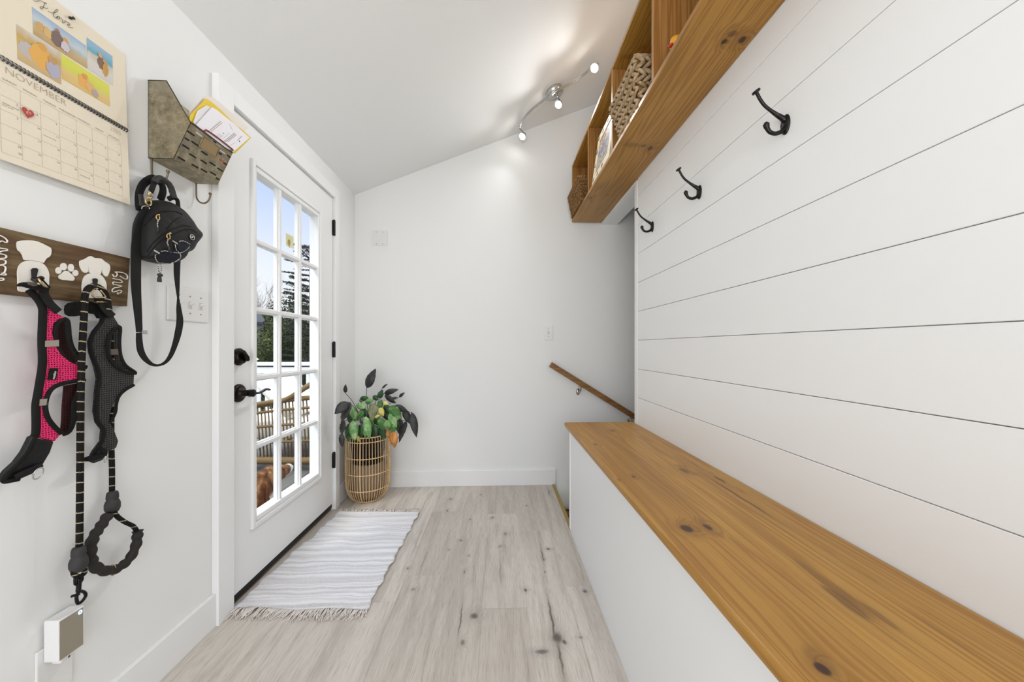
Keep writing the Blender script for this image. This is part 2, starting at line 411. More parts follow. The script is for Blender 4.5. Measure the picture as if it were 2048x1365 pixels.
gm.t.links.new(gm.math('MULTIPLY',gm.math('POWER',fw.outputs['Facing'],5.),.25),mx.inputs[0]); gm.t.links.new(tr.outputs[0],mx.inputs[1]); gm.t.links.new(gl.outputs[0],mx.inputs[2]); gm.t.links.new(mx.outputs[0],out.inputs[0])
tr.inputs[0].default_value=(.97,.98,.98,1)
for a in range(3):
    for b in range(5):
        p=MB().box(XL-.0125,XL-.0095,gy[a]+.002,gy[a+1]-.002,gz[b]+.002,gz[b+1]-.002); p.build('glass_pane',gm.m,door)
MB().box(xs0+.004,xs1-.004,YD0+.003,YD1-.002,.014,.046).build('door_sweep',flat('black_rubber',(22,22,23),.6),door)
for z in (1.852,1.052,.326):
    h_=MB(); h_.lathe([(.008,-.05),(.0085,-.045),(.0085,.045),(.008,.05),(.005,.054)],(XL+.016,YD1+.003,z),12)
    h_.box(XL+.004,XL+.012,YD1-.008,YD1+.014,z-.048,z+.048)
    h_.build('hinge',hinge_m,door)
# deadbolt
yk=1.506
dbz=1.028
h_=MB(); h_.lathe([(.036,0),(.036,.007),(.036,.007),(.034,.0095),(.032,.010),(.032,.010),(.032,.012),(.030,.0135),(.030,.0135),(.029,.019),(.027,.021),(.027,.021),(.0001,.022)],(xs1,yk,dbz),32,'X',cap=False)
db=h_.build('deadbolt',BLK,door)
h_=MB(); Mr=Matrix.Rotation(math.radians(35),4,'X')
h_.ell((xs1+.030,yk,dbz),(.016,.006,.024),12,8,Mr); h_.build('thumb_turn',BLK,db)
# lever
lz=.876
h_=MB(); h_.lathe([(.038,0),(.038,.005),(.038,.005),(.036,.009),(.030,.0115),(.030,.0115),(.017,.0125),(.0165,.018),(.0145,.020),(.0145,.020),(.0135,.022),(.0135,.045),(.0135,.045),(.0155,.046),(.0155,.064),(.0155,.064),(.0001,.066)],(xs1,yk,lz),32,'X',cap=False)
rose=h_.build('lever_rose',BLK,door)
pth=smooth_path([(xs1+.056,yk,lz),(xs1+.060,yk+.016,lz-.003),(xs1+.061,yk+.038,lz-.004),(xs1+.062,yk+.060,lz+.001),(xs1+.062,yk+.080,lz+.007),(xs1+.061,yk+.094,lz+.005),(xs1+.060,yk+.104,lz+.001)],5)
h_=MB(); n_=len(pth)
h_.tube(pth,[.0135-.0050*min(1,i/(n_*.5)) for i in range(n_)],12,flat=((0,0,1),.42)); h_.build('lever_arm',BLK,rose)

# ---- stairs
carpet=M('brown_stair_runner',.95,0,None,.1); cc=carpet.noise(scale=42,detail=5,rough=.7)
carpet.col(carpet.ramp(cc,[(.36,(48,34,26)),(.48,(112,80,58)),(.56,(168,140,112)),(.66,(60,44,34))])); carpet.bump(carpet.noise(scale=300),.5,.003)
st=thing('staircase','brown carpeted stairs descending beside the back wall','stairs',(.437,2.35,0))
for k in range(9):
    x0=.437+.255*k; z=-.19*(k+1)
    MB().box(x0,x0+.28,2.024,YB-.001,z-.19,z).build('step',carpet.m,st,bevel=.01)
brass=flat('brass',(176,152,82),.35,.75)
tag(MB().box(.414,.4375,2.026,YB-.018,0,.006).build('stair_nosing',brass,bevel=.002),'narrow brass strip edging the floor at the stair top','edge strip')
# handrail
oak=pine('dark_oak_rail',[],(128,88,46),(92,58,28),(150,108,62),ax=0)
hr=thing('handrail','sloping brown wooden handrail on the back wall above the stairs','handrail',(.394,YB,.93))
a=Vector((.394,2.64,.938)); dn=Vector((1,0,-.6215)).normalized(); upv=Vector((.6215,0,1)).normalized()
prof=[(-.019,-.019),(-.014,-.021),(.014,-.021),(.019,-.019),(.021,.0),(.018,.014),(.008,.020),(-.008,.020),(-.018,.014),(-.021,0)]
vs=[];L=2.4
for q in (0,L):
    for (yy,zz) in prof: vs.append(a+dn*q+Vector((0,yy,0))+upv*zz)
n_=len(prof); r_=MB(); r_.add(vs,[tuple(range(n_))[::-1],tuple(range(n_,2*n_))]+[(i,(i+1)%n_,(i+1)%n_+n_,i+n_) for i in range(n_)],False); r_.build('rail',oak,hr,bevel=.0015)
nick=flat('satin_nickel',(176,168,158),.28,.9)
for xx in (.625,1.02,1.6):
    zz=.938-(xx-.394)*.6215-.024
    b_=MB(); b_.tube(smooth_path([(xx-.005,YB-.004,zz-.055),(xx-.005,YB-.03,zz-.055),(xx,2.655,zz-.035),(xx,2.642,zz)],5),[.006]*16,10)
    b_.lathe([(.0001,0),(.016,0),(.015,-.006),(.006,-.010),(.0001,-.01)],(xx-.005,YB,zz-.05),20,'Y',cap=False,M4=Matrix.Diagonal((1,1,1.7,1)))
    b_.box(xx-.02,xx+.02,2.634,2.648,zz-.003,zz+.001,None); b_.build('rail_bracket',nick,hr)

# ================================================================ BENCH
bench=thing('storage_bench','long white storage bench with a knotty pine top below the shiplap wall','bench',(.42,.8,0))
BK=[(p[0],p[1],a,b,s) for p,(a,b,s) in zip([(0.4585,0.8372,0.6250),(0.5140,0.8422,0.6250),(0.4447,0.4640,0.6250),(0.4598,1.1805,0.6250),(0.4404,1.5745,0.6250),(0.6017,1.8351,0.6250),(0.6649,1.2308,0.6250),(0.7378,1.8523,0.6250),(0.6015,0.5853,0.6250),(0.6290,0.5536,0.6250),(0.4044,1.1511,0.6250),(0.4554,0.4790,0.6250)],
 [(.016,.020,.95),(.010,.018,.85),(.011,.014,1),(.008,.011,.8),(.009,.012,.8),(.012,.014,.6),(.016,.03,.55),(.008,.01,.7),(.014,.05,.5),(.008,.04,.4),(.006,.008,.5),(.02,.03,.25)])]
BC=[(p[0],p[1],a,b,s) for p,(a,b,s) in zip([(0.7124,1.0174,0.6250),(0.7400,1.1425,0.6250),(0.6179,0.6295,0.6250),(0.7403,1.2920,0.6250)],[(.003,.16,.75),(.006,.035,.7),(.012,.10,.3),(.003,.1,.45)])]
bm_=pine('pine_bench_top',BK+BC,(174,126,52),(138,90,32),(188,141,64),1,.137)
MB().box(.388,XR-.001,-1.0,2.054,.600,.6255).build('bench_top',bm_,bench,bevel=.007,seg=3)
MB().box(.4165,.432,-1.0,2.024,0,.600).build('front_panel',MT,bench)
MB().box(.4125,.432,2.006,2.030,.015,.600).build('corner_trim',MT,bench,bevel=.001)
MB().box(.432,XR-.002,2.008,2.024,0,.600).build('end_panel',MT,bench)

# ================================================================ WALL CUBBY SHELF
shelf=thing('cubby_shelf','long open pine cubby shelf with dividers high on the shiplap wall','shelf',(XR,1.5,2.036))
SK=[(p[0],p[1],a,b,s) for p,(a,b,s) in zip([(0.7140,1.0823,2.0360),(0.7660,1.0731,2.0360),(0.7220,1.0537,2.0360),(0.7364,1.6754,2.0360),(0.6961,1.6558,2.0360),(0.5920,2.2451,2.0360),(0.6329,1.6499,2.0360),(0.6945,2.1965,2.0360)],
 [(.010,.012,.95),(.012,.016,.95),(.02,.014,.5),(.012,.022,.85),(.016,.012,.5),(.018,.022,.45),(.05,.02,.3),(.006,.008,.7)])]
sm_=pine('pine_shelf',SK,(164,116,46),(124,82,30),(180,133,60),1)
sm2=pine('pine_shelf_upright',[(.66,2.27,.012,.02,.9),(.70,2.25,.01,.012,.9)],(160,112,58),(122,78,36),(180,132,76),2)
YS0,YS1=.35,2.690; SX=.5685
MB().box(SX,XR-.001,YS0,YS1,2.036,2.055).build('bottom_board',sm_,shelf,bevel=.0015,seg=1)
MB().box(SX,XR-.001,YS0,YS1,2.457,2.476).build('top_board',sm_,shelf,bevel=.0015,seg=1)
MB().box(XR-.014,XR-.001,YS0,YS1,2.055,2.457).build('back_board',sm_,shelf)
for y in (.36,.81,1.273,1.735,2.20,2.682):
    MB().box(SX,XR-.014,y-.0085,y+.0085,2.055,2.457).build('divider',sm2,shelf,bevel=.001,seg=1)

# ---- woven baskets
def weave_mat(name,a,b,c_):
    m=M(name,.8,0,None,.2); n=m.noise(scale=55,detail=3); n2=m.noise(m.map(scale=(300,60,300)),1,3)
    cc=m.mix(m.ss(n,.35,.65),a,b); cc=m.mix(m.math('MULTIPLY',m.ss(n2,.5,.7),.5),cc,c_); m.col(cc); m.bump(n2,.4,.002); return m.m
seagrass=weave_mat('water_hyacinth',(160,132,96),(196,172,138),(104,80,52))
seagrass2=weave_mat('seagrass_brown',(120,88,52),(160,124,80),(66,44,24))
def woven_box(name,label,x0b,x0t,x1,y0b,y0t,y1b,y1t,z0,z1,rows,strand,mat):
    t_=thing(name,label,'basket',((x0b+x1)/2,(y0b+y1b)/2,z0))
    rng=random.Random(3); mb=MB(); hh=(z1-z0)/rows
    for r in range(rows):
        f=(r+.5)/rows; z=z0+hh*(r+.5)
        xa=x0b+(x0t-x0b)*f; ya=y0b+(y0t-y0b)*f; yb=y1b+(y1t-y1b)*f
        corners=[(xa,ya),(xa,yb),(x1,yb),(x1,ya)]
        for q in range(4):
            p=Vector((*corners[q],z)); p2=Vector((*corners[(q+1)%4],z)); L=(p2-p).length; n=max(2,int(L/strand)); d=(p2-p)/n
            out=Vector((d.y,-d.x,0)).normalized()*-1
            ang=math.radians(32)*(1 if r%2 else -1)
            for k in range(n):
                c0=p+d*(k+.5)+Vector((rng.uniform(-1,1),rng.uniform(-1,1),rng.uniform(-1,1)))*strand*.06
                dirv=(d.normalized()*math.cos(ang)+Vector((0,0,1))*math.sin(ang))
                ln=strand*.85*rng.uniform(.9,1.15); R=hh*.36*rng.uniform(.85,1.1)
                pts=[c0-dirv*ln+out*-.15*R,c0-dirv*ln*.5+out*.55*R,c0+out*.8*R,c0+dirv*ln*.5+out*.4*R,c0+dirv*ln+out*-.4*R]
                mb.tube(pts,[R*.45,R*.9,R,R*.85,R*.4],6)
    body=mb.build('woven_sides',mat,t_)
    mb=MB(); e_=.004; s_=[(x0b+e_,y0b+e_),(x1-e_,y0b+e_),(x1-e_,y1b-e_),(x0b+e_,y1b-e_)]; q_=[(x0t+e_,y0t+e_),(x1-e_,y0t+e_),(x1-e_,y1t-e_),(x0t+e_,y1t-e_)]
    mb.hexa([(*p,z0) for p in s_]+[(*p,z1-.012) for p in q_]); mb.build('inner_wall',seagrass2,t_)
    mb=MB()
    for ph in (0,PI):
        pts=[]; cs=[(x0t,y0t),(x0t,y1t),(x1,y1t),(x1,y0t)]
        for q in range(4):
            a_=Vector((*cs[q],z1)); b_=Vector((*cs[(q+1)%4],z1)); n=int((b_-a_).length/(strand*.3))
            for k in range(n):
                pp=a_+(b_-a_)*k/n; an=len(pts)*.9+ph; pts.append(pp+Vector((math.cos(an)*hh*.2,math.cos(an)*hh*.1,math.sin(an)*hh*.2)))
        mb.tube(pts,hh*.24,6,closed=True)
    mb.build('rim',mat,t_); return t_
woven_box('wicker_basket','large tan woven basket jutting from the middle shelf cubby',.580,.553,.776,1.42,1.392,1.640,1.712,2.057,2.245,8,.030,seagrass)
woven_box('wicker_basket','small brown woven basket in the last cubby by the back wall',.563,.528,.770,2.33,2.305,2.655,2.640,2.057,2.205,11,.015,seagrass2)

# ---- photo frame on the shelf
pf=thing('photo_frame','cream picture frame with dark tropical motifs leaning in the shelf','picture frame',(.575,1.96,2.0555))
fm=flat('cream_frame_paint',(226,212,180),.5); motif=flat('dark_motif_paint',(66,46,32),.6)
y0,y1,zb,zt=1.80,2.135,2.0560,2.368
def fp(y,h,off=0): # point on the leaning face
    k=(h)/(.312); return Vector((.572+.045*k-off,y,zb+h*.99))
def slabq(mb,ya,yb,ha,hb,o1,o2):
    mb.hexa([fp(ya,ha,o2),fp(yb,ha,o2),fp(yb,ha,o1),fp(ya,ha,o1),fp(ya,hb,o2),fp(yb,hb,o2),fp(yb,hb,o1),fp(ya,hb,o1)])
mb=MB(); bw=.052
slabq(mb,y0,y1,0,bw,0,-.012); slabq(mb,y0,y1,.31-bw,.31,0,-.012); slabq(mb,y0,y0+bw,bw,.31-bw,0,-.012); slabq(mb,y1-bw,y1,bw,.31-bw,0,-.012)
mb.build('frame_border',fm,pf,bevel=.002)
pm=M('printed_photo',.4,0,None,.4); s3=pm.sep()[2]
pm.col(pm.mix(pm.ss(s3,2.20,2.21),pm.mix(pm.ss(pm.noise(scale=70),.4,.6),(96,84,70),(190,176,156)),pm.mix(pm.ss(s3,2.232,2.236),(96,122,176),pm.mix(pm.ss(pm.noise(scale=60),.4,.6),(120,84,54),(206,176,140)))))
mb=MB(); slabq(mb,y0+bw-.002,y1-bw+.002,bw-.002,.31-bw+.002,-.004,-.010); mb.build('photo_print',pm.m,pf)
def blobm(yc,hc,r,n,sp):
    mb=MB(); pts=[]
    for k in range(n*2):
        a=PI*k/n; rr_=r*(1 if k%2==0 else sp); p=fp(yc+rr_*math.cos(a),hc+rr_*math.sin(a),.0004); pts.append(p)
    mb.prism(pts,(-.0006,0,0)); mb.build('motif',motif,pf)
for (yc,hc,r,n,sp) in [(2.11,.285,.017,4,.55),(2.11,.20,.016,9,.8),(2.11,.225,.013,5,.3),(2.11,.115,.017,3,.45),(2.11,.03,.018,6,.28),(2.03,.285,.015,5,.5),(1.94,.286,.014,7,.7),(1.86,.285,.015,4,.4),(2.02,.026,.015,5,.5),(1.93,.026,.015,8,.75)]:
    blobm(yc,hc,r,n,sp)

# ---- little duck
dk=thing('duck_figurine','small glossy yellow toy bird peeking over the shelf edge','figurine',(.605,1.165,2.055))
yel=flat('yellow_gloss',(222,152,22),.25)
mb=MB(); mb.ell((.600,1.165,2.101),(.021,.023,.021),20,14); mb.ell((.612,1.185,2.071),(.022,.030,.016),20,12); mb.ell((.612,1.213,2.08),(.01,.012,.01),12,8)
mb.build('body',yel,dk)
mb=MB(); mb.ell((.5805,1.172,2.103),(.0035,.0085,.0105),14,10,Matrix.Rotation(.35,4,'X')); mb.build('eye',flat('black_gloss',(20,22,26),.2),dk)
mb=MB(); mb.ell((.580,1.158,2.086),(.009,.009,.005),14,8); mb.build('beak',flat('orange_red_gloss',(196,60,16),.3),dk)

# ================================================================ TRACK LIGHT
chrome=flat('brushed_nickel',(190,190,188),.22,.95)
tl=thing('track_light','three-headed curved nickel track light on the sloped ceiling','ceiling light',([(0.3746,2.3731,2.8199)])[0])
cn=Vector((-.40,0,1)).normalized()
cpt=Vector(([(0.3746,2.3731,2.8199)])[0])
rotc=Vector((0,0,1)).rotation_difference(cn).to_matrix().to_4x4()
mb=MB(); mb.lathe([(.0001,-.034),(.052,-.034),(.058,-.030),(.060,-.004),(.060,.0),(.0001,0)],cpt,36,M4=rotc,cap=False); mb.build('canopy',chrome,tl)
arm=[Vector(p) for p in [(0.6331,2.2059,2.8732),(0.5890,2.2336,2.8556),(0.5346,2.2787,2.8338),(0.4575,2.3062,2.8030),(0.3762,2.3194,2.7705),(0.3150,2.3626,2.7460),(0.2386,2.4153,2.7155),(0.1877,2.4760,2.6951),(0.1546,2.5752,2.6819)]]
for dz in (.0,.012):
    MB().tube([p+Vector((0,0,dz)) for p in smooth_path(arm,5)],.0032,8).build('arm_rod',chrome,tl)
bulbs=[Vector(p) for p in [(0.6059,2.1775,2.8274),(0.4182,2.4066,2.7523),(0.1841,2.6271,2.6586)]]
em=M('lamp_glow',.3); em.b.inputs['Emission Color'].default_value=(1,.98,.94,1); em.b.inputs['Emission Strength'].default_value=40
for bpos,ap,bw_ in zip(bulbs,(arm[0],arm[4],arm[8]),(17,15,7)):
    d=(Vector((-.42,-.50,-.75))).normalized(); rm=Vector((0,0,-1)).rotation_difference(d).to_matrix().to_4x4()
    mb=MB(); mb.lathe([(.006,.034),(.014,.026),(.019,.008),(.024,-.008),(.0255,-.016),(.024,-.016),(.018,-.002),(.0001,.002)],bpos,24,M4=rm,cap=False)
    mb.tube([ap,bpos-d*.034],.004,8)
    hd=mb.build('lamp_head',chrome,tl)
    mb=MB(); mb.lathe([(.0001,-.008),(.019,-.008),(.019,-.0175),(.014,-.021),(.0001,-.023)],bpos,20,M4=rm,cap=False); mb.build('bulb',em.m,hd)
    l=bpy.data.lights.new('bulb_light','SPOT'); l.energy=bw_; l.spot_size=math.radians(125); l.spot_blend=.8; l.shadow_soft_size=.022; l.color=(.97,.985,1)
    lo=bpy.data.objects.new('bulb_light',l); COL.objects.link(lo); lo.location=bpos+d*.035; lo.rotation_euler=rm.to_euler(); lo.parent=hd; lo.matrix_parent_inverse=Matrix()

# ================================================================ COAT HOOKS on shiplap
hook_m=M('black_iron',.33,.5,None,.5); hook_m.col(hook_m.mix(hook_m.ss(hook_m.noise(scale=90),.62,.7),(27,25,24),(70,60,44))); hook_m=hook_m.m
hy0=.9455
hk=thing('coat_hook','black double coat hook nearest the camera on the shiplap','hook',(XR,hy0,1.694),'black double hooks on the shiplap wall')
mb=MB(); mb.lathe([(.0001,-.006),(.012,-.0055),(.0155,-.002),(.016,0),(.0001,0)],(XR,hy0,1.689),28,'X',cap=False,M4=Matrix.Diagonal((1,1,1.75,1)))
mb.build('base_plate',hook_m,hk)
up_=[(0.7973,0.9455,1.7008),(0.7891,0.9455,1.7072),(0.7727,0.9455,1.7167),(0.7563,0.9455,1.7276),(0.7399,0.9455,1.7404),(0.7276,0.9455,1.7559),(0.7188,0.9455,1.7716),(0.7154,0.9455,1.7781)]
pth=smooth_path(up_,4); n_=len(pth)
mb=MB(); mb.tube(pth,[.0085-.0042*min(1,i/12) for i in range(n_)],10)
mb.lathe([(.0001,-.003),(.0095,-.003),(.011,0),(.010,.0035),(.0001,.005)],up_[-1],18,M4=Vector((0,0,1)).rotation_difference(Vector((-.55,0,.85))).to_matrix().to_4x4(),cap=False)
mb.build('upper_prong',hook_m,hk)
lo_=smooth_path([(0.7959,0.9455,1.6768),(0.7863,0.9455,1.6687),(0.7699,0.9455,1.6630),(0.7549,0.9455,1.6672),(0.7467,0.9455,1.6783),(0.7437,0.9455,1.6888)],4); n_=len(lo_)
mb=MB(); mb.tube(lo_,[.0075-.0022*math.sin(PI*i/n_)+(.001 if i>n_-5 else 0) for i in range(n_)],10); mb.ell(lo_[-1],(.0062,.0062,.0062)); mb.build('lower_prong',hook_m,hk)
copy_tree(hk,(0,1.3643-hy0,-.003),'black double coat hook in the middle of the row of three')
copy_tree(hk,(0,1.79-hy0,.006),'black double coat hook farthest away, beside the corner trim')

# ================================================================ SWITCHES AND PLATES
plm=flat('plate_plastic',(232,231,228),.35)
def toggle(parent,x,y,z,n,up=True):
    # n = outward normal axis 'X' or 'Y-'
    mb=MB()
    if n=='X':
        mb.box(x,x+.0015,y-.006,y+.006,z-.013,z+.013); mb.build('toggle_slot',flat('slot_grey',(205,204,201),.5),parent,bevel=.0005)
        mb=MB(); mb.hexa([(x,y-.0035,z-.002),(x,y+.0035,z-.002),(x,y+.0035,z+.009),(x,y-.0035,z+.009),(x+.013,y-.003,z+.004),(x+.013,y+.003,z+.004),(x+.013,y+.003,z+.010),(x+.013,y-.003,z+.010)])
        mb.build('toggle',plm,parent,bevel=.0008)
        for dz in (-.030,.030): MB().lathe([(.0001,0),(.0028,0),(.0024,.0012),(.0001,.0014)],(x,y,z+dz),12,'X',cap=False).build('screw',flat('screw_grey',(150,148,144),.4,.3),parent)
    else:
        mb.box(x-.006,x+.006,y-.0015,y,z-.013,z+.013); mb.build('toggle_slot',flat('slot_grey',(205,204,201),.5),parent,bevel=.0005)
        mb=MB(); mb.hexa([(x-.0035,y,z-.002),(x+.0035,y,z-.002),(x+.0035,y,z+.009),(x-.0035,y,z+.009),(x-.003,y-.013,z+.002),(x+.003,y-.013,z+.002),(x+.003,y-.013,z+.009),(x-.003,y-.013,z+.009)])
        mb.build('toggle',plm,parent,bevel=.0008)
        for dz in (-.030,.030): MB().lathe([(.0001,0),(.0028,0),(.0024,-.0012),(.0001,-.0014)],(x,y,z+dz),12,'Y',cap=False).build('screw',flat('screw_grey',(150,148,144),.4,.3),parent)
sp=[(-1.0950,1.1979,1.2141)][0]
y0=sp[1]; zc=[(-1.0950,1.2869,1.2173)][0][2]
sw=thing('light_switch','wide white wall switch plate with toggles between bag strap and door','light switch',(XL,y0+.081,zc))
MB().box(XL,XL+.006,y0,y0+.163,zc-.058,zc+.058).build('cover_plate',plm,sw,bevel=.003)
for yy in [p[1] for p in [(-1.0890,1.2373,1.2114),(-1.0890,1.2798,1.2165),(-1.0890,1.3242,1.2218)]]: toggle(sw,XL+.006,yy,zc,'X')
sw=thing('light_switch','small single white toggle switch on the back wall above the handrail','light switch',(.387,YB,1.18))
MB().box(.3525,.4235,YB-.006,YB,1.1235,1.2395).build('cover_plate',plm,sw,bevel=.003)
toggle(sw,.388,YB-.006,1.1815,'Y')
sw=thing('blank_wall_plate','square white blank cover plate high on the back wall','wall plate',(-.905,YB,1.905))
MB().box(-.9665,-.846,YB-.005,YB,1.846,1.962).build('cover_plate',plm,sw,bevel=.003)
for x in(-.932,-.884):
    for z in(1.858,1.948): MB().lathe([(.0001,0),(.0032,0),(.0024,-.0012),(.0001,-.0014)],(x,YB-.005,z),12,'Y',cap=False).build('screw',flat('screw_grey',(140,138,134),.4,.3),sw)
# chime plugged in low on the left wall
op=thing('outlet_plate','white outlet cover plate behind the plug-in chime','outlet',(XL,.90,.30))
MB().box(XL,XL+.006,.868,.940,.215,.345).build('cover_plate',plm,op,bevel=.003)
ch=thing('plug_in_chime','white plug-in chime with beige grille and blue ring light','chime',(XL+.0065,.90,.31))
MB().box(XL+.0065,XL+.042,.8795,.9335,.3115,.4115).build('housing',flat('white_plastic',(233,232,230),.3),ch,bevel=.0035,seg=3)
MB().box(XL+.012,XL+.034,.890,.920,.298,.3116).build('lower_block',flat('white_plastic_b',(233,232,230),.3),ch,bevel=.004,seg=3)
gr=M('beige_grille',.6,0,None,.3); wv=gr.math('FRACT',gr.math('MULTIPLY',gr.sep()[2],420.)); gr.col(gr.mix(gr.ss(wv,.3,.6),(138,130,112),(170,162,146))); gr.bump(wv,.5,.0008)
MB().box(XL+.0419,XL+.0425,.8815,.9290,.3145,.4085).build('speaker_grille',gr.m,ch)
bl=M('blue_ring',.3); bl.b.inputs['Emission Color'].default_value=(*lin((120,190,255)),1); bl.b.inputs['Emission Strength'].default_value=3.2
MB().tube([(XL+.0428,.9225+.0032*math.cos(a*PI/10),.4005+.0038*math.sin(a*PI/10)) for a in range(20)],.0011,6,closed=True).build('ring_light',bl.m,ch)
MB().box(XL+.030,XL+.0345,.905,.909,.3005,.3055).build('side_button',flat('dark_grey_plastic',(90,88,86),.5),ch)

# ================================================================ CALENDAR
paper=M('cream_paper',.75,0,None,.15); paper.col(paper.mix(paper.noise(scale=3),(233,221,199),(238,227,207))); paper=paper.m
ink=flat('grey_ink',(196,186,166),.8); ink2=flat('grey_brown_ink',(150,140,124),.8); dink=flat('dark_ink',(70,58,42),.7)
cal=thing('wall_calendar','spiral-bound cream photo calendar open to November on the left wall','calendar',(XL,.93,1.70))
yc0,yc1=.790,1.0665
T0,T1=Vector((XL+.003,yc0,1.925)),Vector((XL+.003,yc1,1.925))
def zl(y,z0,z1): return z0+(z1-z0)*(y-.80)/(1.066-.80)
S0,S1=Vector((XL+.010,yc0,1.7000)),Vector((XL+.010,yc1,1.7016))
B0,B1=Vector((XL+.018,yc0,1.4755)),Vector((XL+.018,yc1,1.4850))
def page(name,a,b,c,d,th=.0012):
    mb=MB(); n=Vector((1,0,0)); mb.hexa([a-n*th,b-n*th,b,a,d-n*th,c-n*th,c,d]); return mb.build(name,paper,cal)
page('photo_page',S0+Vector((0,0,.004)),S1+Vector((0,0,.004)),T1,T0)
page('month_page',B0,B1,S1-Vector((0,0,.004)),S0-Vector((0,0,.004)),.004)
def LP(u,v,lift=.0004): # lower page, u 0..1 left-right, v 0..1 top-bottom
    a=S0.lerp(S1,u); b=B0.lerp(B1,u); return a.lerp(b,v)+Vector((lift,0,0))
cw=(1.0)
ulo=lambda x: (x-yc0)/(yc1-yc0)
cols=[p[1] for p in [(-1.0780,0.8014,1.5354),(-1.0780,0.8350,1.5561),(-1.0780,0.8697,1.5774),(-1.0780,0.9051,1.5992),(-1.0780,0.9400,1.6207),(-1.0780,0.9751,1.6423),(-1.0780,1.0117,1.6648),(-1.0780,1.0464,1.6861)]]
cu_=[ulo(y) for y in cols]
mb=MB()
def seg(u0,v0,u1,v1,wd=.0006):
    a,b=LP(u0,v0),LP(u1,v1); d=(b-a).normalized(); p=Vector((0,-d.z,d.y))*wd/2; mb.add([a-p,b-p,b+p,a+p],[(0,1,2,3)],False)
rows=[.225+.140*k for k in range(6)]
for u in cu_: seg(u,rows[0],u,rows[5]-.0)
for v in rows[:-1]: seg(cu_[0],v,cu_[7],v)
seg(cu_[0],rows[5],cu_[7],rows[5]); 
mb.build('grid_lines',ink,cal); mb=MB()
R_=LP(1,0)-LP(0,0); U_=LP(0,0)-LP(0,1)
day=1
for r in range(5):
    for c2 in range(7):
        if r==0 and c2<6: continue
        if day>30: break
        text_add(mb,str(day),.0065,LP(cu_[c2+1]-.028,rows[r]+.035),R_,U_); day+=1
text_add(mb,'30',.0065,LP(cu_[1]-.028,rows[4]+.105),R_,U_)
for c2,nm in enumerate(['SUNDAY','MONDAY','TUESDAY','WEDNESDAY','THURSDAY','FRIDAY','SATURDAY']):
    text_add(mb,nm,.0058,LP((cu_[c2]+cu_[c2+1])/2,.205),R_,U_,align='CENTER')
for (c2,r,tx) in [(0,1,'daylight saving\ntime ends'),(2,2,'Veterans Day'),(4,4,'Thanksgiving')]:
    text_add(mb,tx,.0045,LP(cu_[c2]+.012,rows[r]+.075),R_,U_)
mb.build('printed_numbers',ink2,cal); mb=MB()
text_add(mb,'NOVEMBER',.0215,LP(ulo([(-1.0830,0.8105,1.6618)][0][1]),.125),R_,U_,th=-.014*.0215*0-.0004); text_add(mb,'2025',.0145,LP(.83,.115),R_,U_,th=-.0003)
mb.build('printed_month',flat('warm_grey_ink',(176,162,138),.8),cal)
# heart sticker
mb=MB(); hc=Vector([(-1.0785,0.8449,1.6057)][0]); pts=[]
for k in range(28):
    a=2*PI*k/28; pts.append(hc+Vector((.0003,.0105*math.sin(a)**3,.0008*(13*math.cos(a)-5*math.cos(2*a)-2*math.cos(3*a)-math.cos(4*a)))))
mb.prism(pts,(.0003,0,0)); mb.build('heart_sticker',flat('red_sticker',(176,44,22),.5),cal)
mb=MB(); mb.tube([hc+Vector((.0009,.0035*math.cos(a)+.001,.003*math.sin(a))) for a in [k*.5 for k in range(10)]],.0006,5); mb.build('sticker_mark',paper,cal)
# photos
def photo(pts,cols_,figs,seed):
    P=[Vector(p) for p in pts]
    for p in P: p.x=XL+.003+.007*(1.925-p.z)/.224+.0004
    mb=MB(); mb.prism(P,(.0003,0,0))
    ys=[p.y for p in P]; zs_=[p.z for p in P]
    m=M('printed_photo_%d'%seed,.5,0,None,.3); zz=m.sep()[2]; z0,z1=min(zs_),max(zs_)
    f=m.math('ADD',m.math('DIVIDE',m.math('SUBTRACT',zz,z0),z1-z0),m.math('MULTIPLY',m.math('SUBTRACT',m.noise(scale=50+seed*7,detail=4),.5),.30))
    m.col(m.ramp(f,cols_)); ob=mb.build('photo_print',m.m,cal)
    for fi,(fy,fz,ry,rz,col) in enumerate(figs):
        q=MB(); zc_=z0+(z1-z0)*fz; c0=Vector((XL+.003+.007*(1.925-zc_)/.224+.0010+.0004*fi,min(ys)+(max(ys)-min(ys))*fy,z0+(z1-z0)*fz))
        pp=[]; rg=random.Random(seed+int(fy*100))
        for k in range(18):
            a=2*PI*k/18; j=rg.uniform(.82,1.15); pp.append(c0+Vector((0,ry*j*math.cos(a),rz*j*math.sin(a))))
        q.prism(pp,(.0002,0,0)); q.build('photo_figure',flat('print_tone_%d_%d'%(col[0],col[2]),col,.6),ob)
pa=[(-1.0885,0.8608,1.8643),(-1.0885,0.9678,1.8653),(-1.0885,0.9692,1.8060),(-1.0885,0.9151,1.8028),(-1.0885,0.8616,1.8019)]
pb=[(-1.0875,0.8324,1.7987),(-1.0875,0.9125,1.8007),(-1.0875,0.9117,1.7203),(-1.0875,0.8328,1.7197)]
pc=[(-1.0890,0.9702,1.8899),(-1.0890,1.0316,1.8909),(-1.0890,1.0316,1.8077),(-1.0890,0.9706,1.8064)]
pd=[(-1.0865,0.9140,1.7997),(-1.0865,1.0207,1.8021),(-1.0865,1.0214,1.7412),(-1.0865,0.9140,1.7373)]
photo(pa,[(0,(182,150,104)),(.3,(196,170,120)),(.42,(176,178,172)),(.62,(196,204,208)),(1,(152,178,206))],[(.12,.45,.008,.011,(206,164,96)),(.25,.42,.008,.012,(214,176,110)),(.42,.42,.013,.018,(120,98,92)),(.42,.72,.005,.007,(170,110,80)),(.55,.32,.009,.012,(204,196,206)),(.56,.55,.006,.008,(210,150,80))],1)
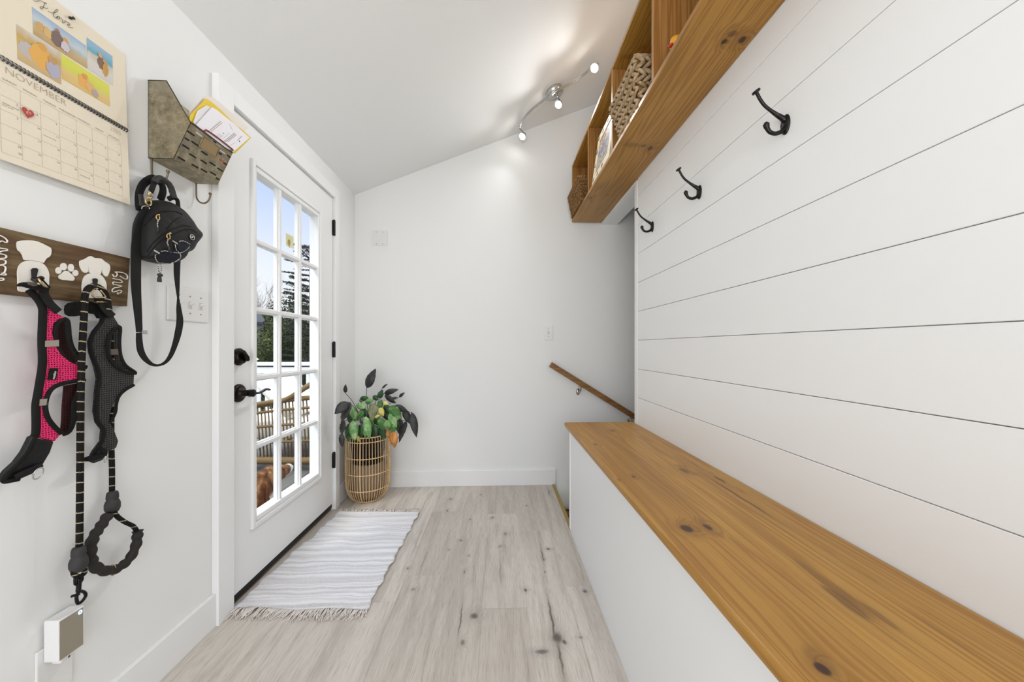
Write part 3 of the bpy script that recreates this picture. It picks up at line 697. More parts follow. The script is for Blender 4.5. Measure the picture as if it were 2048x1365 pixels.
photo(pb,[(0,(196,166,120)),(.3,(206,180,128)),(.5,(204,176,106)),(.7,(196,160,88)),(1,(206,202,190))],[(.22,.42,.016,.018,(190,182,182)),(.52,.48,.020,.028,(226,170,78)),(.8,.30,.014,.020,(176,172,190)),(.55,.78,.008,.009,(214,160,70)),(.78,.58,.008,.009,(190,150,96))],2)
photo(pc,[(0,(206,202,200)),(.35,(214,208,196)),(.55,(196,190,176)),(.62,(92,160,178)),(.8,(126,176,196)),(1,(150,178,206))],[(.55,.48,.010,.018,(128,96,70)),(.68,.36,.008,.018,(196,148,70)),(.48,.72,.005,.006,(206,160,110)),(.66,.62,.005,.006,(190,150,110))],3)
photo(pd,[(0,(214,180,108)),(.4,(222,190,120)),(.5,(206,206,84)),(.85,(212,214,70)),(1,(216,206,120))],[(.42,.40,.013,.018,(228,170,86)),(.56,.34,.010,.014,(222,176,110)),(.66,.22,.008,.010,(176,160,158)),(.45,.66,.006,.007,(222,150,70))],4)
# script words on the photo page
mb=MB()
for st_ in ([(-1.0895,0.8631,1.8826),(-1.0895,0.8662,1.8824),(-1.0895,0.8702,1.8871),(-1.0895,0.8725,1.8907)],[(-1.0895,0.8702,1.8871),(-1.0895,0.8773,1.8946),(-1.0895,0.8838,1.8957),(-1.0895,0.8871,1.8968),(-1.0895,0.8838,1.8972),(-1.0895,0.8822,1.8889),(-1.0895,0.8789,1.8773),(-1.0895,0.8760,1.8745),(-1.0895,0.8754,1.8781),(-1.0895,0.8789,1.8826),(-1.0895,0.8854,1.8847),(-1.0895,0.8895,1.8897)],[(-1.0895,0.8900,1.8827),(-1.0895,0.8954,1.8836),(-1.0895,0.9021,1.8900),(-1.0895,0.9073,1.8993),(-1.0895,0.9090,1.9038),(-1.0895,0.9055,1.9013),(-1.0895,0.9013,1.8892),(-1.0895,0.9004,1.8798),(-1.0895,0.9055,1.8803),(-1.0895,0.9090,1.8879)],[(-1.0895,0.9090,1.8879),(-1.0895,0.9064,1.8833),(-1.0895,0.9073,1.8797),(-1.0895,0.9111,1.8833),(-1.0895,0.9121,1.8887),(-1.0895,0.9093,1.8880),(-1.0895,0.9142,1.8884),(-1.0895,0.9181,1.8877),(-1.0895,0.9174,1.8815),(-1.0895,0.9195,1.8809),(-1.0895,0.9239,1.8888),(-1.0895,0.9222,1.8900),(-1.0895,0.9266,1.8902),(-1.0895,0.9312,1.8917),(-1.0895,0.9330,1.8911),(-1.0895,0.9321,1.8863),(-1.0895,0.9293,1.8878),(-1.0895,0.9284,1.8829),(-1.0895,0.9321,1.8814),(-1.0895,0.9394,1.8874)]):
    mb.tube(smooth_path([Vector(p)+Vector((.0003,0,0)) for p in st_],4),.00042,5)
mb.build('script_words',dink,cal)
# spiral
spm=flat('black_wire',(54,52,50),.35,.8); mb=MB()
n=40
for k in range(n):
    y=yc0+.004+(yc1-yc0-.008)*k/(n-1); z=S0.z+(S1.z-S0.z)*k/(n-1)
    for dy in (-.0008,.0008):
        mb.tube([(XL+.0105+.0042*math.cos(a),y+dy,z+.0060*math.sin(a)) for a in [-1.9+.42*i for i in range(10)]],.00055,5)
mb.build('spiral_binding',spm,cal)
MB().tube([(XL+.0145,yc0,S0.z),(XL+.0145,yc1,S1.z)],.0011,6).build('binding_wire',flat('silver_wire',(150,146,140),.3,.8),cal)
pp=Vector([(-1.0905,0.9338,1.9069)][0])
mb=MB(); mb.lathe([(.0001,0),(.0032,0),(.0036,.003),(.0022,.006),(.0034,.010),(.0001,.011)],pp,14,'X',cap=False)
tag(mb.build('push_pin',flat('black_plastic',(30,28,28),.3)),'tiny black push pin near the top of the calendar','push pin')

# ================================================================ MAIL HOLDER
gv=M('aged_galvanised',.5,.55,None,.4); n1=gv.noise(scale=38,detail=6,rough=.7); n2=gv.noise(scale=9,detail=3)
cc=gv.ramp(n1,[(.30,(106,97,78)),(.48,(142,132,108)),(.62,(168,157,132)),(.75,(188,177,152))]); cc=gv.mix(gv.math('MULTIPLY',gv.ss(n2,.45,.7),.5),cc,(148,140,124)); gv.col(cc); gv.bump(n1,.1,.001); gv=gv.m
mh=thing('mail_holder','wall-mounted galvanised metal mail bin with slotted front','mail holder',(XL,1.22,1.66))
ya,yb_=1.137,1.3100
PB=[(XL+.001,1.903),(XL+.056,1.903),(XL+.1295,1.7735),(XL+.0775,1.6585),(XL+.001,1.6600)]
def side(y,thk=.0015):
    mb=MB(); mb.prism([(x,y,z) for x,z in PB],(0,thk,0)); return mb
side(ya).build('side_panel',gv,mh); side(yb_-.0015).build('side_panel',gv,mh)
MB().box(XL+.001,XL+.0022,ya,yb_,1.6600,1.903).build('back_plate',gv,mh)
mb=MB(); mb.prism([(PB[3][0],ya,PB[3][1]),(PB[3][0],yb_,PB[3][1]),(PB[4][0],yb_,PB[4][1]),(PB[4][0],ya,PB[4][1])],(0,0,.0015)); mb.build('bottom_panel',gv,mh)
# front panel with slots
F0=Vector((PB[3][0],ya,PB[3][1])); Fu=Vector((PB[2][0]-PB[3][0],0,PB[2][1]-PB[3][1])); Fn=Vector((Fu.z,0,-Fu.x)).normalized()
mb=MB(); mb.prism([F0,F0+Vector((0,yb_-ya,0)),F0+Vector((0,yb_-ya,0))+Fu,F0+Fu],-Fn*.0015); fp_=mb.build('front_panel',gv,mh)
def FP(a,b,off=0): return F0+Vector((0,(yb_-ya)*a,0))+Fu*b+Fn*off
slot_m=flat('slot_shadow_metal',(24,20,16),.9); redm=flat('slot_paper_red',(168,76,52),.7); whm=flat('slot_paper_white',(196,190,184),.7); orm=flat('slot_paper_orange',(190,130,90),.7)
def slot(a,b,m,w=.13,name='slot'):
    hw=w/2; r=.0026; L=(yb_-ya)*hw; c0=FP(a,b,.0003); up=Fu.normalized(); pts=[]
    for k in range(9):
        t_=-PI/2+PI*k/8; pts.append(c0+Vector((0,L+r*math.cos(t_),0))+up*r*math.sin(t_))
    for k in range(9):
        t_=PI/2+PI*k/8; pts.append(c0+Vector((0,-L+r*math.cos(t_),0))+up*r*math.sin(t_))
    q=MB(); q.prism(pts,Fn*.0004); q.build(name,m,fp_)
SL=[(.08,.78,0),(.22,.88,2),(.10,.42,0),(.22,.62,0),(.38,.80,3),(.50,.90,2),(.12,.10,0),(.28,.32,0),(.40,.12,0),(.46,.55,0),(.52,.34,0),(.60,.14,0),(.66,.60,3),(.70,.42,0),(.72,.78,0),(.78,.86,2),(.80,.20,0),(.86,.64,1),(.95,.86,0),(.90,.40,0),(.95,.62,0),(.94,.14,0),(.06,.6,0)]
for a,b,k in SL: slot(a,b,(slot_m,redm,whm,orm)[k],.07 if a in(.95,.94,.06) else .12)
# label holder
mb=MB(); c1=[(.30,.62),(.70,.62),(.70,.92),(.30,.92)]
mb.tube([FP(a,b,.001) for a,b in c1],.0022,6,closed=True)
mb.build('label_holder',gv,fp_)
mb=MB(); mb.prism([FP(a,b,.0006) for a,b in [(.32,.64),(.68,.64),(.68,.90),(.32,.90)]],Fn*.0006); mb.build('label_plate',flat('brass_dull',(160,138,98),.5,.4),fp_)
for k in (0,1): MB().ell(FP(.52+.04*k,.955,.002),(.0022,.0022,.0022)).build('rivet',slot_m,fp_)
# edge wires
mb=MB()
for y in (ya,yb_):
    mb.tube([(x,y,z) for x,z in PB[:3]],.0016,6)
mb.tube([(PB[2][0],ya,PB[2][1]),(PB[2][0],yb_,PB[2][1])],.0018,6); mb.tube([(PB[0][0],ya,PB[0][1]),(PB[0][0],yb_,PB[0][1])],.0016,6); mb.build('rolled_edge',flat('dark_steel',(74,66,48),.45,.7),mh)
# two hooks below
hm=flat('antique_steel',(120,108,90),.35,.85)
def bhook(y,name='lower_hook'):
    X=XL
    pts=[(X+.006,y,1.668),(X+.006,y,1.630),(X+.008,y,1.606),(X+.018,y,1.592),(X+.034,y,1.588),(X+.048,y,1.597),(X+.054,y,1.612),(X+.055,y,1.620)]
    mb=MB(); mb.tube(smooth_path(pts,5),.0026,8); mb.ell((X+.055,y,1.622),(.005,.005,.005)); return mb.build(name,hm,mh)
bhook(1.143); bhook(1.305)
# papers in the holder
def sheet(name,label,cat,pts,col,th=.0008,mat=None):
    mb=MB(); n=Vector((1,0,0)); mb.prism(pts,(-th,0,0)); return tag(mb.build(name,mat or flat(name+'_paper',col,.6)),label,cat)
def tilt(pts,x0,x1,z0=1.70,z1=1.86):
    return pts
ye=sheet('yellow_folder','bright yellow folder, rearmost paper in the metal mail bin','folder',[(-0.9800,1.1513,1.8055),(-0.9800,1.2118,1.9023),(-0.9800,1.2327,1.9067),(-0.9800,1.2746,1.9071),(-0.9800,1.2979,1.9045),(-0.9800,1.3370,1.8981),(-0.9800,1.3895,1.9019),(-0.9800,1.4259,1.8989),(-0.9800,1.3401,1.7879),(-0.9800,1.2746,1.7867),(-0.9800,1.1896,1.7879),(-0.9800,1.1485,1.7882)],(232,200,20))
cr=sheet('document','cream sheets rising behind the yellow folder','paper',[(-0.9860,1.1565,1.8202),(-0.9860,1.2089,1.9087),(-0.9860,1.2467,1.9323),(-0.9860,1.2871,1.9355),(-0.9860,1.3554,1.9367),(-0.9860,1.4203,1.9349),(-0.9860,1.3980,1.9050),(-0.9860,1.3059,1.8149),(-0.9860,1.1773,1.7959),(-0.9860,1.1583,1.7969)],(236,226,216))
en=sheet('envelope','plain white envelope tilted at the left of the mail stack','envelope',[(-0.9760,1.1596,1.7881),(-0.9760,1.1759,1.8377),(-0.9760,1.1907,1.8553),(-0.9760,1.2109,1.8786),(-0.9760,1.2298,1.8838),(-0.9760,1.2427,1.8838),(-0.9760,1.2109,1.7850),(-0.9760,1.1653,1.7860)],(232,228,228),.002)
lt=thing('letter','white printed letter with red and black lines at the front of the mail','letter',(XL+.1,1.24,1.80))
mb=MB(); mb.prism([(-0.9720,1.1644,1.7838),(-0.9720,1.2269,1.8836),(-0.9720,1.2464,1.8882),(-0.9720,1.3286,1.8910),(-0.9720,1.4057,1.8871),(-0.9720,1.3236,1.7858),(-0.9720,1.2873,1.7805),(-0.9720,1.2269,1.7823),(-0.9720,1.1799,1.7828)],(-.001,0,0)); mb.build('letter_sheet',flat('letter_paper',(240,236,240),.6),lt)
def strokes(lst,mat,name,wd):
    mb=MB()
    for (a,b) in lst:
        a,b=Vector(a),Vector(b); d=(b-a).normalized(); p=Vector((0,-d.z,d.y))*wd/2; mb.add([a-p,b-p,b+p,a+p],[(0,1,2,3)],False)
    mb.build(name,mat,lt)
def pair(L): return [(L[i],L[i+1]) for i in range(0,len(L),2)]
strokes(pair([(-0.9715,1.2178,1.7997),(-0.9715,1.2636,1.8594),(-0.9715,1.2773,1.7966),(-0.9715,1.3279,1.8585),(-0.9715,1.2843,1.7989),(-0.9715,1.3330,1.8578),(-0.9715,1.3406,1.8376),(-0.9715,1.3640,1.8679),(-0.9715,1.3180,1.8617),(-0.9715,1.3033,1.8749)]),flat('black_print',(90,84,92),.7),'printed_lines',.0012)
strokes(pair([(-0.9715,1.2220,1.7971),(-0.9715,1.2704,1.8593),(-0.9715,1.2961,1.8077),(-0.9715,1.3380,1.8570)]),flat('red_print',(170,84,100),.7),'printed_lines',.0010)
strokes(pair([(-0.9715,1.2446,1.7968),(-0.9715,1.2568,1.8131),(-0.9715,1.2502,1.7975),(-0.9715,1.2636,1.8146),(-0.9715,1.2568,1.7997),(-0.9715,1.2693,1.8153),(-0.9715,1.2613,1.8006),(-0.9715,1.2750,1.8170),(-0.9715,1.2727,1.8029),(-0.9715,1.3033,1.8434),(-0.9715,1.3082,1.8008),(-0.9715,1.3304,1.8240)]),flat('blue_print',(150,165,190),.7),'printed_lines',.0007)
mb=MB(); mb.lathe([(.0001,0),(.0026,0),(.0026,.0003),(.0001,.0003)],Vector([(-0.9716,1.3523,1.8417)][0]),16,'X',cap=False); mb.lathe([(.0001,0),(.0016,0),(.0016,.0003),(.0001,.0003)],Vector([(-0.9716,1.2763,1.8254)][0]),16,'X',cap=False); mb.build('round_mark',flat('dark_print',(60,58,66),.7),lt)
rf=smooth_path([(-0.9690,1.1901,1.7783),(-0.9690,1.1962,1.7854),(-0.9690,1.2064,1.7909),(-0.9690,1.2603,1.7921),(-0.9690,1.3048,1.7905),(-0.9690,1.3146,1.7896),(-0.9690,1.3166,1.7860)],4)
tag(MB().tube(rf,.0024,8).build('red_edged_card',flat('maroon_edge',(134,40,44),.5)),'dark red rounded card edge standing in front of the letter','card')

# ================================================================ PET SIGN
sg=thing('pet_hook_sign','dark brown wooden hook sign with white dog cutouts','sign',(XL,.93,1.26))
swm=M('walnut_stained_board',.6,0,None,.2)
nn_=swm.noise(swm.map(scale=(30,3,60)),1,5,.6,.5); swm.col(swm.mix(swm.ss(swm.noise(swm.map(scale=(8,6,18)),1,3,.5,1.2),.45,.72),swm.ramp(nn_,[(.3,(84,66,46)),(.5,(110,90,64)),(.7,(132,112,82))]),(84,58,38))); swm=swm.m
mb=MB(); mb.hexa([(XL+.0005,.655,1.183),(XL+.0005,1.0565,1.1865),(XL+.020,1.0565,1.1865),(XL+.020,.655,1.183),(XL+.0005,.655,1.327),(XL+.0005,1.0645,1.3280),(XL+.020,1.0645,1.3280),(XL+.020,.655,1.327)])
mb.build('board',swm,sg,bevel=.001)
wh=M('white_painted_cutout',.5,0,(238,233,224),.3).m
def cut(name,pts,th=.0025):
    mb=MB(); mb.prism(smooth_path(pts,3,True),(th,0,0)); return mb.build(name,wh,sg)
cut('dog_head_cutout',[(-1.0745,0.8240,1.3046),(-1.0745,0.8318,1.3091),(-1.0745,0.8442,1.3132),(-1.0745,0.8543,1.3146),(-1.0745,0.8647,1.3126),(-1.0745,0.8727,1.3097),(-1.0745,0.8809,1.3060),(-1.0745,0.8822,1.2984),(-1.0745,0.8809,1.2893),(-1.0745,0.8774,1.2832),(-1.0745,0.8741,1.2805),(-1.0745,0.8700,1.2726),(-1.0745,0.8674,1.2671),(-1.0745,0.8595,1.2683),(-1.0745,0.8417,1.2672),(-1.0745,0.8343,1.2662),(-1.0745,0.8318,1.2747),(-1.0745,0.8282,1.2820),(-1.0745,0.8246,1.2843),(-1.0745,0.8228,1.2903),(-1.0745,0.8222,1.2983)])
cut('dog_body_cutout',[(-1.0745,0.8404,1.2656),(-1.0745,0.8518,1.2672),(-1.0745,0.8621,1.2672),(-1.0745,0.8700,1.2622),(-1.0745,0.8754,1.2530),(-1.0745,0.8781,1.2413),(-1.0745,0.8778,1.2290),(-1.0745,0.8774,1.2150),(-1.0745,0.8754,1.2041),(-1.0745,0.8647,1.1981),(-1.0745,0.8442,1.1948),(-1.0745,0.8258,1.1936),(-1.0745,0.8240,1.2056),(-1.0745,0.8236,1.2219),(-1.0745,0.8234,1.2382),(-1.0745,0.8258,1.2502),(-1.0745,0.8318,1.2598)])
cut('dog_head_cutout',[(-1.0745,0.9403,1.2899),(-1.0745,0.9506,1.2972),(-1.0745,0.9628,1.3080),(-1.0745,0.9720,1.3055),(-1.0745,0.9874,1.3075),(-1.0745,0.9962,1.3017),(-1.0745,1.0069,1.2963),(-1.0745,1.0093,1.2867),(-1.0745,1.0069,1.2741),(-1.0745,1.0024,1.2631),(-1.0745,0.9962,1.2628),(-1.0745,0.9909,1.2707),(-1.0745,0.9900,1.2764),(-1.0745,0.9918,1.2828),(-1.0745,0.9883,1.2760),(-1.0745,0.9857,1.2646),(-1.0745,0.9754,1.2644),(-1.0745,0.9612,1.2639),(-1.0745,0.9595,1.2697),(-1.0745,0.9571,1.2826),(-1.0745,0.9579,1.2674),(-1.0745,0.9522,1.2620),(-1.0745,0.9458,1.2639),(-1.0745,0.9403,1.2749),(-1.0745,0.9392,1.2840)])
cut('dog_body_cutout',[(-1.0745,0.9637,1.2629),(-1.0745,0.9754,1.2644),(-1.0745,0.9857,1.2636),(-1.0745,0.9944,1.2555),(-1.0745,0.9998,1.2425),(-1.0745,1.0003,1.2265),(-1.0745,0.9980,1.2082),(-1.0745,0.9927,1.2014),(-1.0745,0.9670,1.1978),(-1.0745,0.9474,1.1970),(-1.0745,0.9450,1.2117),(-1.0745,0.9445,1.2268),(-1.0745,0.9466,1.2423),(-1.0745,0.9522,1.2548)])
cut('paw_cutout',[(-1.0745,0.9077,1.2569),(-1.0745,0.9136,1.2578),(-1.0745,0.9196,1.2536),(-1.0745,0.9271,1.2459),(-1.0745,0.9271,1.2385),(-1.0745,0.9226,1.2354),(-1.0745,0.9121,1.2347),(-1.0745,0.9034,1.2339),(-1.0745,0.8976,1.2364),(-1.0745,0.8969,1.2425),(-1.0745,0.9019,1.2490)])
for (cx_,cy_,rx_,ry_) in ((790,692,38,46),(858,640,42,50),(958,655,40,52),(1020,727,38,42)):
    pass
for L_ in ([(-1.0745,0.9016,1.2566),(-1.0745,0.9001,1.2504),(-1.0745,0.8962,1.2472),(-1.0745,0.8924,1.2487),(-1.0745,0.8908,1.2543),(-1.0745,0.8924,1.2603),(-1.0745,0.8962,1.2637),(-1.0745,0.9001,1.2620)],[(-1.0745,0.9121,1.2684),(-1.0745,0.9104,1.2613),(-1.0745,0.9060,1.2580),(-1.0745,0.9016,1.2593),(-1.0745,0.8999,1.2656),(-1.0745,0.9016,1.2726),(-1.0745,0.9060,1.2760),(-1.0745,0.9104,1.2747)],[(-1.0745,0.9268,1.2690),(-1.0745,0.9250,1.2616),(-1.0745,0.9208,1.2581),(-1.0745,0.9166,1.2597),(-1.0745,0.9148,1.2663),(-1.0745,0.9166,1.2736),(-1.0745,0.9208,1.2772),(-1.0745,0.9250,1.2756)],[(-1.0745,0.9361,1.2576),(-1.0745,0.9344,1.2517),(-1.0745,0.9302,1.2486),(-1.0745,0.9261,1.2500),(-1.0745,0.9244,1.2552),(-1.0745,0.9261,1.2611),(-1.0745,0.9302,1.2642),(-1.0745,0.9344,1.2629)]):
    mb=MB(); mb.prism(smooth_path(L_,3,True),(.0025,0,0)); mb.build('paw_cutout',wh,sg)
mb=MB()
for st_ in ([(-1.0730,1.0165,1.2710),(-1.0730,1.0184,1.2663),(-1.0730,1.0240,1.2664),(-1.0730,1.0278,1.2723),(-1.0730,1.0259,1.2781),(-1.0730,1.0221,1.2784),(-1.0730,1.0278,1.2802),(-1.0730,1.0393,1.2814),(-1.0730,1.0491,1.2799),(-1.0730,1.0550,1.2738),(-1.0730,1.0530,1.2649),(-1.0730,1.0451,1.2654),(-1.0730,1.0354,1.2698)],
            [(-1.0730,1.0165,1.2598),(-1.0730,1.0240,1.2592),(-1.0730,1.0354,1.2594),(-1.0730,1.0412,1.2542),(-1.0730,1.0316,1.2504),(-1.0730,1.0184,1.2500),(-1.0730,1.0175,1.2437),(-1.0730,1.0278,1.2435),(-1.0730,1.0402,1.2426)],
            [(-1.0730,1.0402,1.2426),(-1.0730,1.0316,1.2379),(-1.0730,1.0202,1.2339),(-1.0730,1.0147,1.2269),(-1.0730,1.0165,1.2221),(-1.0730,1.0259,1.2256),(-1.0730,1.0335,1.2300),(-1.0730,1.0393,1.2278),(-1.0730,1.0354,1.2220),(-1.0730,1.0278,1.2208),(-1.0730,1.0306,1.2171)]):
    mb.tube(smooth_path(st_,4),.0014,6)
mb.build('painted_name',wh,sg)
mb=MB()
for st_ in ([(-1.0730,0.7893,1.2308),(-1.0730,0.7937,1.2176),(-1.0730,0.8009,1.2174),(-1.0730,0.8003,1.2133),(-1.0730,0.7915,1.2108)],[(-1.0730,0.7882,1.2399),(-1.0730,0.7981,1.2453),(-1.0730,0.8043,1.2420),(-1.0730,0.8026,1.2305),(-1.0730,0.7981,1.2279),(-1.0730,0.8043,1.2284),(-1.0730,0.8037,1.2251),(-1.0730,0.7937,1.2246)],[(-1.0730,0.7882,1.2524),(-1.0730,0.7970,1.2577),(-1.0730,0.8043,1.2564),(-1.0730,0.8037,1.2498),(-1.0730,0.7959,1.2448),(-1.0730,0.7893,1.2401)],[(-1.0730,0.7882,1.2649),(-1.0730,0.7959,1.2693),(-1.0730,0.8048,1.2685),(-1.0730,0.8043,1.2627),(-1.0730,0.7959,1.2590),(-1.0730,0.7893,1.2527)],[(-1.0730,0.7893,1.2824),(-1.0730,0.7981,1.2817),(-1.0730,0.8060,1.2824),(-1.0730,0.8062,1.2792),(-1.0730,0.7981,1.2754),(-1.0730,0.7893,1.2667)],[(-1.0730,0.7904,1.2890),(-1.0730,0.7981,1.2976),(-1.0730,0.8048,1.2964),(-1.0730,0.8071,1.3003),(-1.0730,0.8037,1.3056),(-1.0730,0.7959,1.3092)]):
    mb.tube(smooth_path(st_,4),.0014,6)
mb.build('painted_name',wh,sg)
bh=flat('black_cast_hook',(34,32,32),.5,.3)
for L_,P2 in (([(-1.0725,0.8448,1.2462),(-1.0725,0.8476,1.2502),(-1.0725,0.8527,1.2514),(-1.0725,0.8553,1.2485),(-1.0725,0.8534,1.2379),(-1.0725,0.8514,1.2223),(-1.0725,0.8457,1.2220)],[(-1.0700,0.8469,1.2248),(-1.0620,0.8444,1.2202),(-1.0500,0.8412,1.2196),(-1.0440,0.8402,1.2237),(-1.0420,0.8392,1.2260)]),
           ([(-1.0725,0.9660,1.2480),(-1.0725,0.9694,1.2509),(-1.0725,0.9736,1.2514),(-1.0725,0.9766,1.2481),(-1.0725,0.9753,1.2380),(-1.0725,0.9736,1.2309),(-1.0725,0.9682,1.2300)],[(-1.0700,0.9688,1.2320),(-1.0620,0.9619,1.2251),(-1.0500,0.9515,1.2205),(-1.0440,0.9464,1.2226),(-1.0400,0.9428,1.2257)])):
    mb=MB(); mb.prism(L_,(.004,0,0)); mb.tube(smooth_path(P2,4),.0038,8); mb.ell(P2[-1],(.0048,.0048,.0048)); mb.build('hook',bh,sg)

# ================================================================ PINK HARNESS
def mesh_mat(name,a,b,scl=190,holes=.30):
    m=M(name,.75,0,None,.2); v=m.n('TexVoronoi'); v.feature='DISTANCE_TO_EDGE'; m.set(v.inputs['Vector'],m.map(scale=(.01,1,1))); v.inputs['Scale'].default_value=scl; v.inputs['Randomness'].default_value=.35
    f=m.ss(v.outputs['Distance'],.08,holes); m.col(m.mix(f,a,b)); m.bump(f,-.6,.001); return m.m
pink=mesh_mat('pink_air_mesh',(240,60,120),(120,8,48))
dmesh=mesh_mat('dark_lining_mesh',(66,30,32),(24,12,12),170)
bmesh_m=mesh_mat('charcoal_air_mesh',(74,72,70),(16,16,16),170)
bind=M('black_binding',.8,0,(20,20,19),.25); bind.bump(bind.noise(scale=500),.3,.001); bind=bind.m
web=M('black_webbing',.7,0,(22,22,22),.3); fr_=web.math('FRACT',web.math('MULTIPLY',web.sep()[2],600.)); web.bump(fr_,.3,.0006); web=web.m
nyl=M('black_nylon',.38,0,(16,16,17),.4); nyl.bump(nyl.noise(scale=70,detail=3),.5,.004); nyl=nyl.m
refl=flat('grey_reflective',(168,160,146),.35,.2)
chro=flat('chrome',(200,200,200),.12,1.0)
gold=flat('pale_gold_metal',(196,172,124),.25,.9)
ph=thing('dog_harness','pink mesh dog harness with black binding on the poodle hook','dog harness',(XL+.03,.85,1.18))
def puffed(name,outline,th,mat,par):
    mb=MB(); mb.prism(outline,(-th,0,0)); return mb.build(name,mat,par,bevel=min(.0018,th*.4))
puffed('mesh_panel',[(-1.0500,0.8311,1.1968),(-1.0500,0.8396,1.1982),(-1.0500,0.8482,1.1857),(-1.0500,0.8581,1.1666),(-1.0500,0.8744,1.1502),(-1.0500,0.8891,1.1397),(-1.0500,0.8785,1.1349),(-1.0500,0.8682,1.1237),(-1.0500,0.8661,1.1028),(-1.0500,0.8702,1.0744),(-1.0500,0.8827,1.0507),(-1.0500,0.9022,1.0314),(-1.0500,0.9320,1.0161),(-1.0500,0.9320,0.9868),(-1.0500,0.8913,0.9825),(-1.0500,0.8682,0.9757),(-1.0500,0.8561,0.9617),(-1.0500,0.8512,0.9446),(-1.0500,0.8502,0.9244),(-1.0500,0.8561,0.9029),(-1.0500,0.8661,0.8827),(-1.0500,0.8796,0.8666),(-1.0500,0.8836,0.8603),(-1.0500,0.8698,0.8447),(-1.0500,0.8407,0.8616),(-1.0500,0.8405,0.8960),(-1.0500,0.8405,0.9311),(-1.0500,0.8434,0.9508),(-1.0500,0.8472,0.9831),(-1.0500,0.8512,1.0081),(-1.0500,0.8521,1.0462),(-1.0500,0.8525,1.0844),(-1.0500,0.8537,1.1406),(-1.0500,0.8512,1.1632),(-1.0500,0.8424,1.1810)],.008,pink,ph)
puffed('lining_panel',[(-1.0700,0.8931,1.1253),(-1.0700,0.9083,1.1345),(-1.0700,0.9131,1.1185),(-1.0700,0.9172,1.0830),(-1.0700,0.9262,1.0554),(-1.0700,0.9402,1.0270),(-1.0700,0.9172,1.0322),(-1.0700,0.9006,1.0557),(-1.0700,0.8931,1.0826),(-1.0700,0.8914,1.1119)],.004,dmesh,ph)
puffed('lining_strap',[(-1.0720,0.9067,0.9729),(-1.0720,0.9432,0.9774),(-1.0720,0.9338,0.9461),(-1.0720,0.9280,0.9191),(-1.0720,0.9268,0.8804),(-1.0720,0.9189,0.8601),(-1.0720,0.9078,0.8546),(-1.0720,0.9002,0.8591),(-1.0720,0.9023,0.8883),(-1.0720,0.9034,0.9232),(-1.0720,0.9056,0.9500)],.004,dmesh,ph)
def band(name,path,r,par,off=1,ratio=.45,mat=None,n=4):
    return MB().tube(smooth_path(path,n),r,10,flat=((1,0,0),ratio)).build(name,mat or bind,par)
def rad(px,base=.0012): return px/4.552/790/2
band('edge_binding',[(-1.0520,0.8256,1.1959),(-1.0520,0.8392,1.1806),(-1.0520,0.8489,1.1604),(-1.0520,0.8498,1.1351),(-1.0520,0.8483,1.0843),(-1.0520,0.8494,1.0336),(-1.0520,0.8456,0.9959),(-1.0520,0.8408,0.9587),(-1.0520,0.8379,0.9341),(-1.0520,0.8383,0.8965),(-1.0520,0.8374,0.8717),(-1.0520,0.8327,0.8630)],.0078,ph,ratio=.6)
band('edge_binding',[(-1.0540,0.9365,1.0167),(-1.0540,0.9124,1.0241),(-1.0540,0.8925,1.0393),(-1.0540,0.8798,1.0613),(-1.0540,0.8746,1.0823),(-1.0540,0.8735,1.1110),(-1.0540,0.8787,1.1270),(-1.0540,0.8893,1.1352),(-1.0540,0.8964,1.1331),(-1.0540,0.8990,1.1177),(-1.0540,0.9006,1.0935),(-1.0540,0.9057,1.0692),(-1.0540,0.9169,1.0473),(-1.0540,0.9262,1.0304)],.0058,ph,ratio=.7)
band('edge_binding',[(-1.0500,0.9301,0.9842),(-1.0500,0.9000,0.9830),(-1.0500,0.8744,0.9771),(-1.0500,0.8611,0.9662),(-1.0500,0.8541,0.9467),(-1.0500,0.8525,0.9240),(-1.0500,0.8581,0.8999),(-1.0500,0.8702,0.8779),(-1.0500,0.8827,0.8605)],.0052,ph,ratio=.7)
band('edge_binding',[(-1.0660,0.9379,0.9793),(-1.0660,0.9285,0.9468),(-1.0660,0.9210,0.9203),(-1.0660,0.9200,0.8818),(-1.0660,0.9115,0.8591),(-1.0660,0.8994,0.8552)],.0058,ph,ratio=.5)
for q in ([(-1.0465,0.8503,1.0831),(-1.0465,0.8750,1.0854),(-1.0465,0.8750,1.0702),(-1.0465,0.8499,1.0686)],[(-1.0465,0.8410,0.9491),(-1.0465,0.8546,0.9484),(-1.0465,0.8532,0.9335),(-1.0465,0.8402,0.9342)],[(-1.0460,0.8367,1.1980),(-1.0460,0.8399,1.1982),(-1.0460,0.8424,1.1947),(-1.0460,0.8367,1.1955)]):
    MB().prism(q,(-.0035,0,0)).build('reflective_strip',refl,ph)
lb=MB().prism([(-1.0465,0.8602,1.0190),(-1.0465,0.8741,1.0182),(-1.0465,0.8694,0.9904),(-1.0465,0.8552,0.9930)],(-.003,0,0)).build('brand_tag',bind,ph)
mb=MB(); o_=Vector([(-1.0462,0.8665,0.9920)][0]); u_=Vector([(-1.0462,0.8712,1.0158)][0]); text_add(mb,'matilor',.0068,o_,(u_-o_),Vector((0,-1,0)),lift=-.0002,th=.0001); mb.build('tag_lettering',wh,lb)
MB().prism([(-1.0460,0.8279,0.8694),(-1.0460,0.8369,0.8611),(-1.0460,0.8665,0.8457),(-1.0460,0.8592,0.8215),(-1.0460,0.8450,0.7955),(-1.0460,0.8279,0.7829),(-1.0460,0.8062,0.7783),(-1.0460,0.7837,0.7804),(-1.0460,0.7798,0.7925),(-1.0460,0.7877,0.8050),(-1.0460,0.8020,0.8186),(-1.0460,0.8147,0.8378),(-1.0460,0.8246,0.8614)],(-.014,0,0)).build('belly_strap',nyl,ph,bevel=.005,seg=3)
